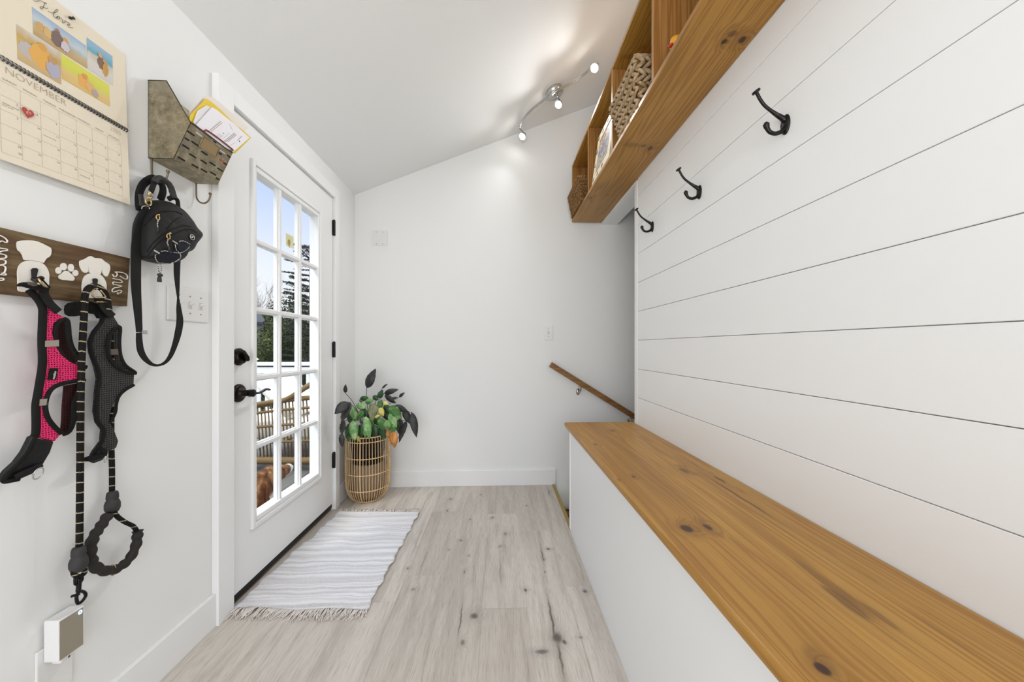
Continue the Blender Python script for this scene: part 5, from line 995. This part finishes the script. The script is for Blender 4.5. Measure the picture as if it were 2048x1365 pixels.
for j,dirn,nT,Lf in ((0,-1,58,.058),(ny,1,44,.062)):
    mb=MB()
    for k in range(nT):
        u=(k+.5)/nT; i=int(u*nx); p=Vector(vs[j*(nx+1)+i]); p.x=vs[j*(nx+1)][0]+(vs[j*(nx+1)+nx][0]-vs[j*(nx+1)][0])*u
        dx=rg.uniform(-.6,.25) if dirn<0 else rg.uniform(-.3,.6)
        for s_ in range(4):
            L=Lf*rg.uniform(.55,1.1); d=Vector((dx+rg.uniform(-.28,.28),dirn,0)).normalized()
            pts=[p+Vector((0,-dirn*.003,-.001)),p+d*L*.35+Vector((rg.uniform(-.002,.002),0,.004)),p+d*L*.7+Vector((rg.uniform(-.004,.004),0,-.001)),p+d*L+Vector((rg.uniform(-.008,.008),0,-.004))]
            pts=[Vector((max(q.x,XL+.03),q.y,max(q.z,.0016))) for q in pts]
            mb.tube(smooth_path(pts,2),[.0022,.0020,.0017,.0016,.0014,.0012,.0007],5)
    mb.build('fringe',fringe_m,rug)

# ================================================================ PLANT IN RATTAN BASKET
PX,PY=-.925,2.525
rat=M('rattan',.55,0,None,.3); rat.col(rat.mix(rat.noise(scale=30,detail=3),(206,160,100),(244,218,172))); rat=rat.m
pb_=thing('rattan_planter','tall open-weave rattan basket planter in the corner behind the rug','planter basket',(PX,PY,0))
prof=[(.092,.006),(.112,.02),(.130,.05),(.142,.09),(.147,.14),(.149,.20),(.149,.30),(.147,.40),(.145,.455)]
mb=MB(); NR=48
for k in range(NR):
    a=2*PI*k/NR; mb.tube(smooth_path([(PX+r*math.cos(a),PY+r*math.sin(a),z) for r,z in prof],2),.0021 if k%12 else .0042,6)
mb.build('uprights',rat,pb_)
mb=MB()
for z,r in ((.095,.1445),(.205,.151),(.315,.151),(.425,.148)):
    for ph_ in (0,PI):
        mb.tube([(PX+(r+.0016*math.cos(k*1.2+ph_))*math.cos(2*PI*k/120),PY+(r+.0016*math.cos(k*1.2+ph_))*math.sin(2*PI*k/120),z+.0024*math.sin(k*1.2+ph_)) for k in range(120)],.0018,5,closed=True)
mb.tube([(PX+.145*math.cos(2*PI*k/48),PY+.145*math.sin(2*PI*k/48),.457) for k in range(48)],.0045,8,closed=True); mb.tube([(PX+.094*math.cos(2*PI*k/48),PY+.094*math.sin(2*PI*k/48),.006) for k in range(48)],.0045,8,closed=True)
for k in range(6):
    a=PI*k/6; mb.tube([(PX+.094*math.cos(a),PY+.094*math.sin(a),.006),(PX-.094*math.cos(a),PY-.094*math.sin(a),.006)],.003,6)
mb.build('hoops',rat,pb_)
pp_=thing('houseplant','leafy green plant in a black pot set in the rattan basket','plant',(PX,PY,.01))
mb=MB(); mb.lathe([(.0001,.26),(.098,.26),(.122,.44),(.124,.44),(.124,.455),(.116,.455),(.114,.43),(.0001,.425)],(PX,PY,0),32,cap=False); mb.build('nursery_pot',flat('black_pot_plastic',(22,22,24),.45),pp_)
tag(MB().lathe([(.0001,.012),(.088,.012),(.112,.05),(.118,.12),(.118,.256),(.0001,.256)],(PX,PY,0),28,cap=False).build('pot_riser',flat('brown_kraft_block',(132,112,92),.8)),'brown inner block under the plant pot in the basket','plant stand')
def leafmat(name,a,b,tip=None,rough=.35):
    m=M(name,rough,0,None,.4); v=m.noise(scale=24,detail=3); u=m.sep(m.n('UVMap').outputs[0])
    aq=m.math('ABSOLUTE',u[0]); st=m.math('FRACT',m.math('SUBTRACT',m.math('MULTIPLY',u[1],9.),m.math('MULTIPLY',aq,1.7)))
    vein=m.math('MAXIMUM',m.math('MULTIPLY',m.ss(st,.28,.06),.7),m.ss(aq,.10,.03)); c=m.mix(m.ss(v,.4,.65),a,b)
    m.col(m.mix(m.math('MULTIPLY',vein,.5),c,tuple(int(x*.62) for x in a))); m.bump(m.math('SUBTRACT',m.noise(scale=90),vein),.35,.002); return m.m
LM={'g':leafmat('leaf_green',(62,106,48),(112,156,84)),'l':leafmat('leaf_light_green',(104,150,84),(164,196,138)),'d':leafmat('leaf_deep_green',(34,66,34),(58,98,50)),
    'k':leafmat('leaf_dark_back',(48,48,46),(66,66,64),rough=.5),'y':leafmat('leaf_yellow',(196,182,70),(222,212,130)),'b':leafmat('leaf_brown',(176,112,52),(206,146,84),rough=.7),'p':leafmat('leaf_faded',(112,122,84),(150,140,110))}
def leaf(b,t_,wd,kind,face=(0,-1,.15),droop=.0):
    b,t_=Vector(b),Vector(t_); ax=(t_-b); L=ax.length; ax.normalize(); f=Vector(face); f=(f-ax*f.dot(ax)); f=f.normalized() if f.length>1e-3 else ax.orthogonal().normalized(); s_=ax.cross(f)
    n=9; vs=[];fs=[]
    for i in range(n+1):
        u=i/n; w=wd/2*(math.sin(PI*min(1,u**.75))**.85 if 0<u<1 else .02); w=max(w,.0006)
        c0=b+ax*L*u+f*(.10*L*math.sin(PI*u)-droop*L*u*u)
        for k,q in enumerate((-1,-.5,0,.5,1)):
            vs.append(c0+s_*w*q+f*(-.14*w*abs(q)*2+ .0*q)+f*(.0025*math.sin(u*26)*abs(q)))
    for i in range(n):
        for k in range(4): fs.append((i*5+k,i*5+k+1,(i+1)*5+k+1,(i+1)*5+k))
    mb=MB(); mb.add(vs,fs,True); lo=mb.build('leaf',LM[kind],pp_)
    uv=lo.data.uv_layers.new(name='UVMap')
    for l_ in lo.data.loops: uv.data[l_.index].uv=((-1,-.5,0,.5,1)[l_.vertex_index%5],(l_.vertex_index//5)/n)
    so_=lo.modifiers.new('s','SOLIDIFY'); so_.thickness=.0008; return lo
PLv=[] # base, tip, width(px zoom), kind, depth
for dat in (
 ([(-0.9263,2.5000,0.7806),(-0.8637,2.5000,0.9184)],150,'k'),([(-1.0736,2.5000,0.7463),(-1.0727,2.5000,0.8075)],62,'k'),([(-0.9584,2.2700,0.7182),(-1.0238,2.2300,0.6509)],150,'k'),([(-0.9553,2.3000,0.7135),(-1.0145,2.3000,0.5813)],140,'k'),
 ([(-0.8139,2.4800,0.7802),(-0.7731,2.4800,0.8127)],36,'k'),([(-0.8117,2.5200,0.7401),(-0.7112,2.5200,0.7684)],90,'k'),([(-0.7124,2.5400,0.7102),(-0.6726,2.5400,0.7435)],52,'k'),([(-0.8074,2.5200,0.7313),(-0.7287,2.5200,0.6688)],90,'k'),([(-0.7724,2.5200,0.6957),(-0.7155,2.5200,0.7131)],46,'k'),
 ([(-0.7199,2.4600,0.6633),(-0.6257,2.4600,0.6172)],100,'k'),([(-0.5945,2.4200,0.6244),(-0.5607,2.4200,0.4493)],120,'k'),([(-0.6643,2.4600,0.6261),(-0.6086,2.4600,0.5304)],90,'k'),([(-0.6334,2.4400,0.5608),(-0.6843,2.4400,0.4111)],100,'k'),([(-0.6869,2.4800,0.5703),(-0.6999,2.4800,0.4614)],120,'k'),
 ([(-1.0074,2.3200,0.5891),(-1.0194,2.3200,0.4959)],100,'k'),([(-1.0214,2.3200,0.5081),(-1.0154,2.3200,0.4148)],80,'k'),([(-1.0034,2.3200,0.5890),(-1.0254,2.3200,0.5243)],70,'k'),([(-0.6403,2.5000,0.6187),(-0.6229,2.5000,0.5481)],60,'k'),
 ([(-0.9823,2.3800,0.6741),(-0.9557,2.3800,0.5740)],115,'l'),([(-0.8986,2.3700,0.6483),(-0.9435,2.3700,0.5760)],105,'g'),([(-0.9476,2.3700,0.6839),(-0.8782,2.3700,0.6647)],105,'l'),([(-0.8261,2.3500,0.6967),(-0.8342,2.3500,0.5793)],140,'p'),
 ([(-0.9802,2.3600,0.5681),(-0.9964,2.3600,0.4402)],140,'d'),([(-0.9558,2.3400,0.5885),(-0.9437,2.3400,0.4492)],140,'l'),([(-0.8731,2.3400,0.6125),(-0.8468,2.3400,0.4605)],120,'l'),([(-0.8541,2.3600,0.5960),(-0.8337,2.3600,0.5379)],90,'g'),([(-0.8331,2.3700,0.5522),(-0.8167,2.3700,0.4689)],120,'d'),
 ([(-0.7895,2.3500,0.6016),(-0.7570,2.3500,0.5147)],130,'g'),([(-0.7839,2.3700,0.5518),(-0.7634,2.3700,0.4476)],120,'d'),([(-0.7203,2.3500,0.6300),(-0.6754,2.3500,0.5305)],120,'l'),([(-0.7234,2.3600,0.6758),(-0.6455,2.3600,0.5902)],150,'g'),([(-0.7384,2.3300,0.5848),(-0.7142,2.3300,0.5232)],115,'g'),
 ([(-0.8105,2.4000,0.7223),(-0.7814,2.4000,0.7811)],90,'d'),([(-0.8063,2.4000,0.6549),(-0.7897,2.4000,0.7137)],90,'g'),([(-0.7888,2.3600,0.6659),(-0.7643,2.3600,0.6077)],90,'y'),([(-0.7651,2.3500,0.7046),(-0.7264,2.3500,0.6878)],56,'y'),([(-0.8145,2.3400,0.6079),(-0.7801,2.3400,0.6179)],46,'y'),
 ([(-0.9426,2.4200,0.7116),(-0.8842,2.4200,0.7282)],80,'d'),([(-0.8549,2.4200,0.7366),(-0.8172,2.4200,0.7066)],80,'d'),([(-0.9017,2.4000,0.6975),(-0.8437,2.4000,0.7098)],90,'g'),([(-0.9468,2.4200,0.6989),(-0.9217,2.4200,0.7115)],60,'p'),
 ([(-0.6969,2.3400,0.5577),(-0.7010,2.3400,0.4837)],110,'g'),([(-0.6954,2.3350,0.5177),(-0.6833,2.3350,0.4048)],150,'b'),([(-0.7397,2.3600,0.5205),(-0.7234,2.3600,0.4540)],60,'b'),([(-0.9231,2.3700,0.5530),(-0.9068,2.3700,0.4615)],90,'d'),([(-0.8867,2.3600,0.5342),(-0.8806,2.3600,0.4597)],60,'g'),([(-0.9355,2.3600,0.4809),(-0.9233,2.3600,0.4395)],50,'y'),
 ([(-0.9265,2.4000,0.6557),(-0.8769,2.4000,0.5880)],110,'d'),([(-0.7689,2.4000,0.6799),(-0.7356,2.4000,0.6122)],110,'d'),([(-0.8758,2.4200,0.6773),(-0.8256,2.4200,0.6175)],110,'d'),([(-0.8354,2.4000,0.5877),(-0.8022,2.4000,0.5369)],110,'d'),([(-0.7805,2.4100,0.6360),(-0.7387,2.4100,0.5680)],120,'d'),([(-1.0176,2.4200,0.6274),(-0.9759,2.4200,0.5255)],120,'d'),([(-0.6998,2.4200,0.5656),(-0.6871,2.4200,0.4974)],100,'d'),([(-0.8888,2.4100,0.6283),(-0.8722,2.4100,0.5437)],110,'d')):
    P_,wpx,kd=dat; L_=(Vector(P_[1])-Vector(P_[0])).length
    leaf(P_[0],P_[1],wpx/8.03/283,kd,face=(random.uniform(-.35,.35),-1,random.uniform(.0,.35)))
stm=flat('leaf_stem',(70,58,44),.6); mb=MB(); root=Vector((PX,PY-.02,.43))
for e_ in ([(-0.9263,2.5000,0.7806)],[(-1.0736,2.5000,0.7463)],[(-0.9584,2.2700,0.7182)],[(-0.8139,2.4800,0.7802)],[(-0.8117,2.5200,0.7401)],[(-0.7124,2.5400,0.7102)],[(-0.5945,2.4200,0.6244)],[(-0.6334,2.4400,0.5608)],[(-0.9823,2.3800,0.6741)],[(-0.9476,2.3700,0.6839)],[(-0.8261,2.3500,0.6967)],[(-0.7203,2.3500,0.6300)],[(-0.7234,2.3600,0.6758)],[(-0.8731,2.3400,0.6125)],[(-0.9558,2.3400,0.5885)],[(-1.0074,2.3200,0.5891)],[(-0.6969,2.3400,0.5577)]):
    e_=Vector(e_[0]); md=root.lerp(e_,.55)+Vector((0,0,.05)); mb.tube(smooth_path([root+Vector((random.uniform(-.03,.03),random.uniform(-.03,.03),0)),md,e_],5),.0019,6)
mb.build('stems',stm,pp_)

# ================================================================ OUTSIDE
ZG=-.13
dkm=M('grey_composite_deck',.6,0,None,.2); dkm.col(dkm.mix(dkm.noise(dkm.map(scale=(90,3,1)),1,4,.6),(88,84,76),(116,112,103))); dkm=dkm.m
mb=MB(); x=-4.8
while x<XL-.14:
    mb.box(x,x+.137,-1.0,6.4,ZG-.025,ZG); x+=.1425
mb.build('deck',dkm); o=bpy.data.objects['deck']; o['kind']='structure'
mb=MB(); mb.box(-60,XL-.3,-5,90,-3.1,-3.0); gm_=M('lawn',.9); gm_.col(gm_.mix(gm_.noise(scale=2),(96,104,66),(124,126,84))); o=mb.build('ground',gm_.m); o['kind']='structure'
# exterior wall of the house beyond the corner
# railing across the view
wvn=flat('white_vinyl',(246,246,246),.4)
rl=thing('deck_railing','white deck railing with balusters and a capped post behind the wicker seat','railing',(-3.4,5.6,ZG))
yr=5.6
MB().box(-4.8,-2.3,yr-.06,yr+.06,.78,.835).build('top_rail',wvn,rl,bevel=.01)
MB().box(-4.8,-2.3,yr-.03,yr+.03,.66,.76).build('sub_rail',wvn,rl,bevel=.004)
MB().box(-4.8,-2.3,yr-.03,yr+.03,ZG+.06,ZG+.13).build('bottom_rail',wvn,rl)
for k in range(20):
    MB().box(-4.75+.125*k,-4.71+.125*k,yr-.02,yr+.02,ZG+.13,.66).build('baluster',wvn,rl)
for x in (-3.86,-2.5):
    MB().box(x-.06,x+.06,yr-.065,yr+.065,ZG,.87).build('post',wvn,rl)
    mb=MB(); mb.hexa([(x-.085,yr-.085,.87),(x+.085,yr-.085,.87),(x+.085,yr+.085,.87),(x-.085,yr+.085,.87),(x-.03,yr-.03,.945),(x+.03,yr-.03,.945),(x+.03,yr+.03,.945),(x-.03,yr+.03,.945)]); mb.build('post_cap',wvn,rl,bevel=.006)
# wicker seat
wk=M('brown_wicker',.6,0,None,.3); wk.col(wk.mix(wk.noise(scale=60),(84,64,36),(134,108,68))); wk.bump(wk.math('FRACT',wk.math('MULTIPLY',wk.sep()[0],90.)),.5,.004); wk=wk.m
sf=thing('wicker_loveseat','brown wicker outdoor seat with cream cushions on the deck','outdoor seat',(-2.2,3.8,ZG))
def arm_z(x): return .47+.10*(x+2.72)   # the arm climbs towards the back
mb=MB(); sy=3.45
def hpath(z0,z1,y=sy): return [(-2.80,y+.10,z0),(-2.70,y+.02,z0),(-2.4,y,z0+(z1-z0)*.35),(-2.0,y,z0+(z1-z0)*.75),(-1.55,y,z1)]
mb.tube(smooth_path(hpath(.455,.60),5),.024,10); mb.build('arm_rail',wk,sf)
mb=MB(); mb.tube(smooth_path(hpath(-.005,-.03),5),.036,10); mb.build('base_rail',wk,sf)
mb=MB()
for z0,z1 in ((.385,.50),(.265,.345),(.135,.170)): mb.tube(smooth_path(hpath(z0,z1),5),.013,8)
mb.build('cross_rails',wk,sf)
mb=MB(); x=-2.78
while x<-1.55:
    zt=.455+(.60-.455)*((x+2.8)/1.25); mb.tube([(x,sy+.004,0),(x-.03,sy+.004,zt)],.0062,6); x+=.033
mb.build('side_canes',wk,sf)
mb=MB()
for x,y,dx in ((-2.70,sy+.06,-.16),(-1.62,sy+.04,.05),(-2.60,sy+1.1,-.1),(-1.62,sy+1.1,.05)): mb.tube([(x+.10,y,.0),(x+dx,y-.02,ZG)],[.022,.016],8)
mb.tube([(-2.25,sy+.05,0),(-2.9,sy-.02,ZG+.01)],.014,8); mb.tube([(-2.46,sy+.04,.0),(-2.46,sy+.02,ZG+.001)],.02,8)
mb.build('legs',wk,sf)
cus=M('cream_striped_cushion',.85,0,None,.1); fx=cus.math('FRACT',cus.math('MULTIPLY',cus.sep()[1],14.)); cus.col(cus.mix(cus.math('MULTIPLY',cus.ss(fx,.92,.97),.5),(246,242,232),(170,158,136))); cus=cus.m
MB().box(-2.72,-1.75,sy+.06,sy+1.15,.16,.34).build('seat_cushion',cus,sf,bevel=.05,seg=4)
mb=MB(); R1=Matrix.Translation((-2.22,sy+.35,.56))@Matrix.Rotation(math.radians(-42),4,'Y')
mb.box(-.08,.08,-.24,.24,-.25,.25,R1); mb.build('back_cushion',cus,sf,bevel=.06,seg=4)
mb=MB(); mb.tube(smooth_path([(-2.35,sy+.03,.50),(-2.05,sy+.0,.56),(-1.86,sy+.0,.68),(-1.75,sy+.3,.80),(-1.70,sy+.8,.82)],5),.026,10); mb.build('back_frame',wk,sf)
mb=MB()
for k in range(12): mb.tube([(-1.56+0*k,sy+.1+.08*k,.05),(-1.72,sy+.1+.08*k,.66+.012*k)],.012,6)
mb.build('back_canes',wk,sf)
mb=MB(); R2=Matrix.Translation((-1.98,sy+.75,.58))@Matrix.Rotation(math.radians(20),4,'Y')
mb.box(-.09,.09,-.3,.3,-.24,.24,R2); mb.build('back_cushion',cus,sf,bevel=.06,seg=4)

# ---- dog on the deck
dg=thing('dog','brown and white spaniel on the deck just outside the glass door','dog',(-1.40,2.0,ZG))
fur=M('spaniel_fur',.8,0,None,.15); s3=fur.sep(); nf=fur.noise(fur.map(scale=(30,30,9)),1,4,.6)
brown=fur.ramp(nf,[(.3,(60,36,22)),(.5,(122,80,46)),(.7,(178,134,88))]); white=fur.ramp(nf,[(.3,(206,196,178)),(.7,(240,234,222))])
# white: chest below the jaw, muzzle tip, legs
f1=fur.ss(fur.math('ADD',s3[2],fur.math('MULTIPLY',fur.math('SUBTRACT',nf,.5),.05)),.215,.185)
f2=fur.ss(s3[1],2.355,2.375)
back=fur.math('MULTIPLY',fur.ss(s3[1],1.95,1.85),fur.ss(s3[2],.02,.06))
wf=fur.math('SUBTRACT',fur.math('MAXIMUM',f1,f2),back,clamp=True)
fur.col(fur.mix(wf,brown,white)); fur.bump(fur.noise(fur.map(scale=(120,120,30)),1,4,.7),1.,.01)
mb=MB(); DX=-1.40; SY=.05
def chain(pts):
    for i in range(len(pts)-1):
        a_,ra=Vector(pts[i][:3])+Vector((0,SY,0)),pts[i][3]; b_,rb=Vector(pts[i+1][:3])+Vector((0,SY,0)),pts[i+1][3]; n=max(2,int((b_-a_).length/(min(ra,rb)*.35)))
        for k in range(n+1):
            p=a_.lerp(b_,k/n); r=ra+(rb-ra)*k/n; mb.ell(p,(r,r,r),12,8)
# torso (sitting, hips low toward -Y), neck, skull, muzzle
chain([(DX,1.66,.0,.115),(DX,1.78,.05,.12),(DX,1.92,.09,.105),(DX,2.0,.13,.085),(DX,2.06,.21,.068),(DX,2.105,.268,.064)])
chain([(DX,2.105,.272,.062),(DX,2.16,.280,.060),(DX,2.21,.272,.050)]); chain([(DX,2.21,.272,.046),(DX,2.28,.266,.037),(DX,2.335,.262,.031)]); mb.ell((DX,2.25+SY,.240),(.028,.07,.022)); chain([(DX,2.0,.08,.085),(DX,2.06,.13,.06),(DX,2.10,.20,.05)])
for sx_ in (-.055,.055):
    chain([(DX+sx_,1.99,.06,.05),(DX+sx_,2.03,-.03,.032),(DX+sx_,2.04,-.105,.024),(DX+sx_,2.065,-.112,.020)])
    chain([(DX+sx_*1.3,1.68,-.03,.075),(DX+sx_*1.7,1.80,-.02,.055),(DX+sx_*1.7,1.76,-.10,.028),(DX+sx_*1.7,1.86,-.113,.018)])
chain([(DX,1.58,-.06,.03),(DX+.02,1.46,-.10,.025),(DX+.05,1.38,-.105,.015)])
bo=mb.build('body',fur.m,dg); r1=bo.modifiers.new('r','REMESH'); r1.mode='VOXEL'; r1.voxel_size=.008; r1.use_smooth_shade=True; s1=bo.modifiers.new('sm','SMOOTH'); s1.iterations=5
tx=bpy.data.textures.new('furn','CLOUDS'); tx.noise_scale=.02; dm=bo.modifiers.new('d','DISPLACE'); dm.texture=tx; dm.strength=.008
earf=M('ear_fur',.85,0,None,.15); ne=earf.noise(earf.map(scale=(50,50,8)),1,4,.6); earf.col(earf.ramp(ne,[(.3,(48,26,14)),(.55,(104,62,32)),(.75,(160,106,60))])); earf.bump(ne,.8,.01)
for sx_ in (-1,1):
    mb=MB()
    for (yy,zz,ry,rz) in ((2.055,.265,.035,.035),(2.045,.225,.046,.045),(2.035,.185,.052,.048),(2.028,.145,.048,.045),(2.03,.105,.034,.035)):
        mb.ell((DX+sx_*.066,yy,zz),(.016,ry,rz),14,10)
    rg=random.Random(9)
    for k in range(90):
        y_=1.985+rg.random()*.10; z_=.20-rg.random()*.10; mb.tube([(DX+sx_*.072,y_,z_),(DX+sx_*.078,y_-.004,z_-.04),(DX+sx_*.070,y_-.012,z_-.075-rg.random()*.02)],[.0035,.003,.0008],5)
    mb.build('ear',earf.m,dg)
mb=MB(); mb.ell((DX,2.366+SY,.268),(.013,.011,.011)); mb.build('nose',flat('dog_nose',(40,30,28),.4),dg)
for sx_ in(-1,1): MB().ell((DX+sx_*.040,2.222+SY,.296),(.007,.009,.008)).build('eye',flat('dog_eye',(24,14,10),.15),dg)

# ---- trees beyond the railing
def leaf_tree(name,label,c,rx,ry,rz,n,size,cols_,seed,trunk=True,gz=-3.0):
    rg=random.Random(seed); t_=thing(name,label,'tree',(c[0],c[1],gz),'trees beyond the deck')
    m=M(name+'_foliage_%d'%seed,.8,0,None,.15); m.col(m.ramp(m.noise(scale=1.8,detail=5,rough=.8),[(.32,cols_[0]),(.5,cols_[1]),(.66,cols_[2])]))
    mb=MB(); mb.smooth=False
    lobes=[(Vector((rg.uniform(-.6,.6)*rx,rg.uniform(-.6,.6)*ry,rg.uniform(-.65,.7)*rz)),rg.uniform(.30,.5)) for _ in range(26)]
    for k in range(n):
        lc,lr=rg.choice(lobes); v=Vector((rg.gauss(0,1),rg.gauss(0,1),rg.gauss(0,1))).normalized()*rg.uniform(.7,1.05)
        p=Vector(c)+lc+Vector((v.x*rx*lr,v.y*ry*lr,v.z*rz*lr)); s_=size*rg.uniform(.5,1.2)
        a=Vector((rg.gauss(0,1),rg.gauss(0,1),rg.gauss(0,1))).normalized()*s_; b=a.orthogonal().normalized()*s_*.45
        mb.add([p-a,p+b,p+a,p-b],[(0,1,2,3)])
    mb.build('foliage',m.m,t_)
    if trunk: MB().tube([(c[0],c[1],gz),(c[0]+.1,c[1],c[2])],[.16,.06],8).build('trunk',flat('bark_%d'%seed,(92,82,72),.9),t_)
    return t_
GC=[((38,44,24),(78,86,48),(122,124,78)),((44,52,30),(90,98,56),(140,138,92)),((30,36,22),(60,68,42),(104,102,72))]
def dirp(u,d,z): k=(u-997)/700; return (k*d,d,z)
leaf_tree('evergreen_tree','dense evergreen filling the left column of door panes',dirp(522,13.0,.6),1.2,1.0,1.75,42000,.042,GC[0],11)
leaf_tree('evergreen_tree','dense olive evergreen behind the middle column of door panes',dirp(575,12.2,.55),1.1,1.0,1.55,42000,.040,GC[1],12)
leaf_tree('evergreen_tree','dark evergreen below the conifer at the right of the door panes',dirp(630,11.6,.8),1.1,1.0,2.1,42000,.040,GC[2],13)
leaf_tree('evergreen_tree','dark evergreen at the far left edge of the glass',dirp(462,13.6,.8),1.3,1.0,2.0,14000,.07,GC[2],14)
leaf_tree('evergreen_shrub','low rounded evergreen in front of the grey gable house',dirp(498,9.8,.25),.95,.8,1.35,26000,.040,GC[0],15)
# conifer with tiered boughs
rg=random.Random(21); cf=thing('conifer_tree','dark conifer with spreading boughs rising at the right of the door glass','tree',(*dirp(628,10.0,0)[:2],-3.0),'trees beyond the deck')
cx_,cy_,_=dirp(628,10.0,0); mb=MB(); mb.smooth=False; tb=MB(); tb.tube([(cx_,cy_,-3),(cx_+.05,cy_,1.5),(cx_,cy_,3.7)],[.13,.07,.015],8)
for k in range(30):
    z=-.6+4.6*k/30; R=1.35*(1-.62*k/30)
    for j in range(5):
        a=rg.uniform(0,2*PI); L=R*rg.uniform(.6,1.05); d=Vector((math.cos(a),math.sin(a),.12)); tip=Vector((cx_,cy_,z))+d*L
        tb.tube([(cx_,cy_,z),tip],[.02,.006],5)
        for q in range(120):
            u=rg.uniform(.2,1.03); p=Vector((cx_,cy_,z))+d*L*u; sd=Vector((-d.y,d.x,0))*rg.uniform(-.22,.22)*(1.1-u*.6); p=p+sd
            v=(d*.5+sd*1.6+Vector((0,0,rg.uniform(-.25,.3)))).normalized()*rg.uniform(.03,.07); w2=Vector((0,0,.010)) if rg.random()<.5 else Vector((-v.y,v.x,0)).normalized()*.010
            mb.add([p-v*.3,p+w2+v*.4,p+v,p-w2+v*.4],[(0,1,2,3)])
cm=M('conifer_needles',.8); cm.col(cm.mix(cm.noise(scale=6),(30,38,30),(58,70,54))); mb.build('needles',cm.m,cf); tb.build('trunk',flat('conifer_bark',(70,58,50),.9),cf)
# bare trees
def bare(label,u,d,h,seed):
    rg=random.Random(seed); x,y,_=dirp(u,d,0); t_=thing('bare_tree',label,'tree',(x,y,-3.0),'trees beyond the deck'); mb=MB()
    def br(p,dv,L,r,lv):
        q=p+dv*L; mb.tube([p,p.lerp(q,.5)+Vector((rg.uniform(-.05,.05),0,0))*L,q],[r,r*.8,r*.6],5)
        if lv==0: return
        for k in range(3 if lv>1 else 5):
            nd=(dv+Vector((rg.uniform(-.6,.6),rg.uniform(-.6,.6),rg.uniform(.0,.35)))).normalized(); br(p.lerp(q,rg.uniform(.45,1)),nd,L*rg.uniform(.55,.75),r*.55,lv-1)
    for k in range(5): br(Vector((x+rg.uniform(-.9,.9),y,-3.0)),Vector((rg.uniform(-.12,.12),0,1)).normalized(),h*.52,.045,5)
    mb.build('branches',flat('bare_bark_%d'%seed,(116,104,92),.9),t_)
bare('leafless grey tree showing over the evergreens, left panes',530,15.5,5.9,31)
bare('leafless grey tree showing over the evergreens, middle panes',582,16.5,6.0,32)
hs=thing('neighbouring_house','small grey clapboard gable house between the evergreens','house',(*dirp(495,11.0,0)[:2],-3.0))
hx,hy_,_=dirp(500,11.0,0); gsd=M('grey_clapboard',.7,0,None,.2); gsd.col(gsd.mix(gsd.ss(gsd.math('FRACT',gsd.math('MULTIPLY',gsd.sep()[2],8.)),.0,.12),(120,124,128),(160,164,168))); gsd=gsd.m
mb=MB(); mb.prism([(hx-.40,hy_,-3),(hx+.33,hy_,-3),(hx+.33,hy_,1.86),(hx-.03,hy_,2.32),(hx-.40,hy_,1.86)],(0,.45,0)); mb.build('walls',gsd,hs)
mb=MB(); mb.prism([(hx-.47,hy_-.05,1.79),(hx-.03,hy_-.05,2.35),(hx+.40,hy_-.05,1.79),(hx+.40,hy_-.05,1.86),(hx-.03,hy_-.05,2.42),(hx-.47,hy_-.05,1.86)],(0,.55,0)); mb.build('roof',flat('roof_shingle',(92,92,94),.9),hs)
mb=MB(); mb.box(hx-.12,hx+.08,hy_-.02,hy_,1.45,1.78); mb.build('window',flat('white_window',(214,218,222),.5),hs)
# adhesive hook on the glass
ah=thing('adhesive_hook','clear yellowish adhesive hook stuck on the door glass','hook',(XL-.009,1.90,1.55))
am=flat('clear_yellow_plastic',(226,222,168),.2)
q=[(-1.1035,1.8585,1.6616),(-1.1035,1.9271,1.6625),(-1.1035,1.9294,1.5986),(-1.1035,1.8607,1.5975)]
MB().prism(q,(.0012,0,0)).build('adhesive_pad',am,ah)
mb=MB(); hc=Vector([(-1.1025,1.8850,1.6177)][0]); mb.tube([hc+Vector((.003,.0075*math.cos(a),.010*math.sin(a))) for a in [k*PI/8 for k in range(16)]],.0018,6,closed=True)
mb.tube([hc+Vector((.003,-.005,.014)),hc+Vector((.003,.005,.014))],.0028,6); mb.tube([hc+Vector((.003,0,-.010)),hc+Vector((.004,0,-.026))],.0016,6); mb.build('metal_hook',gold,ah)
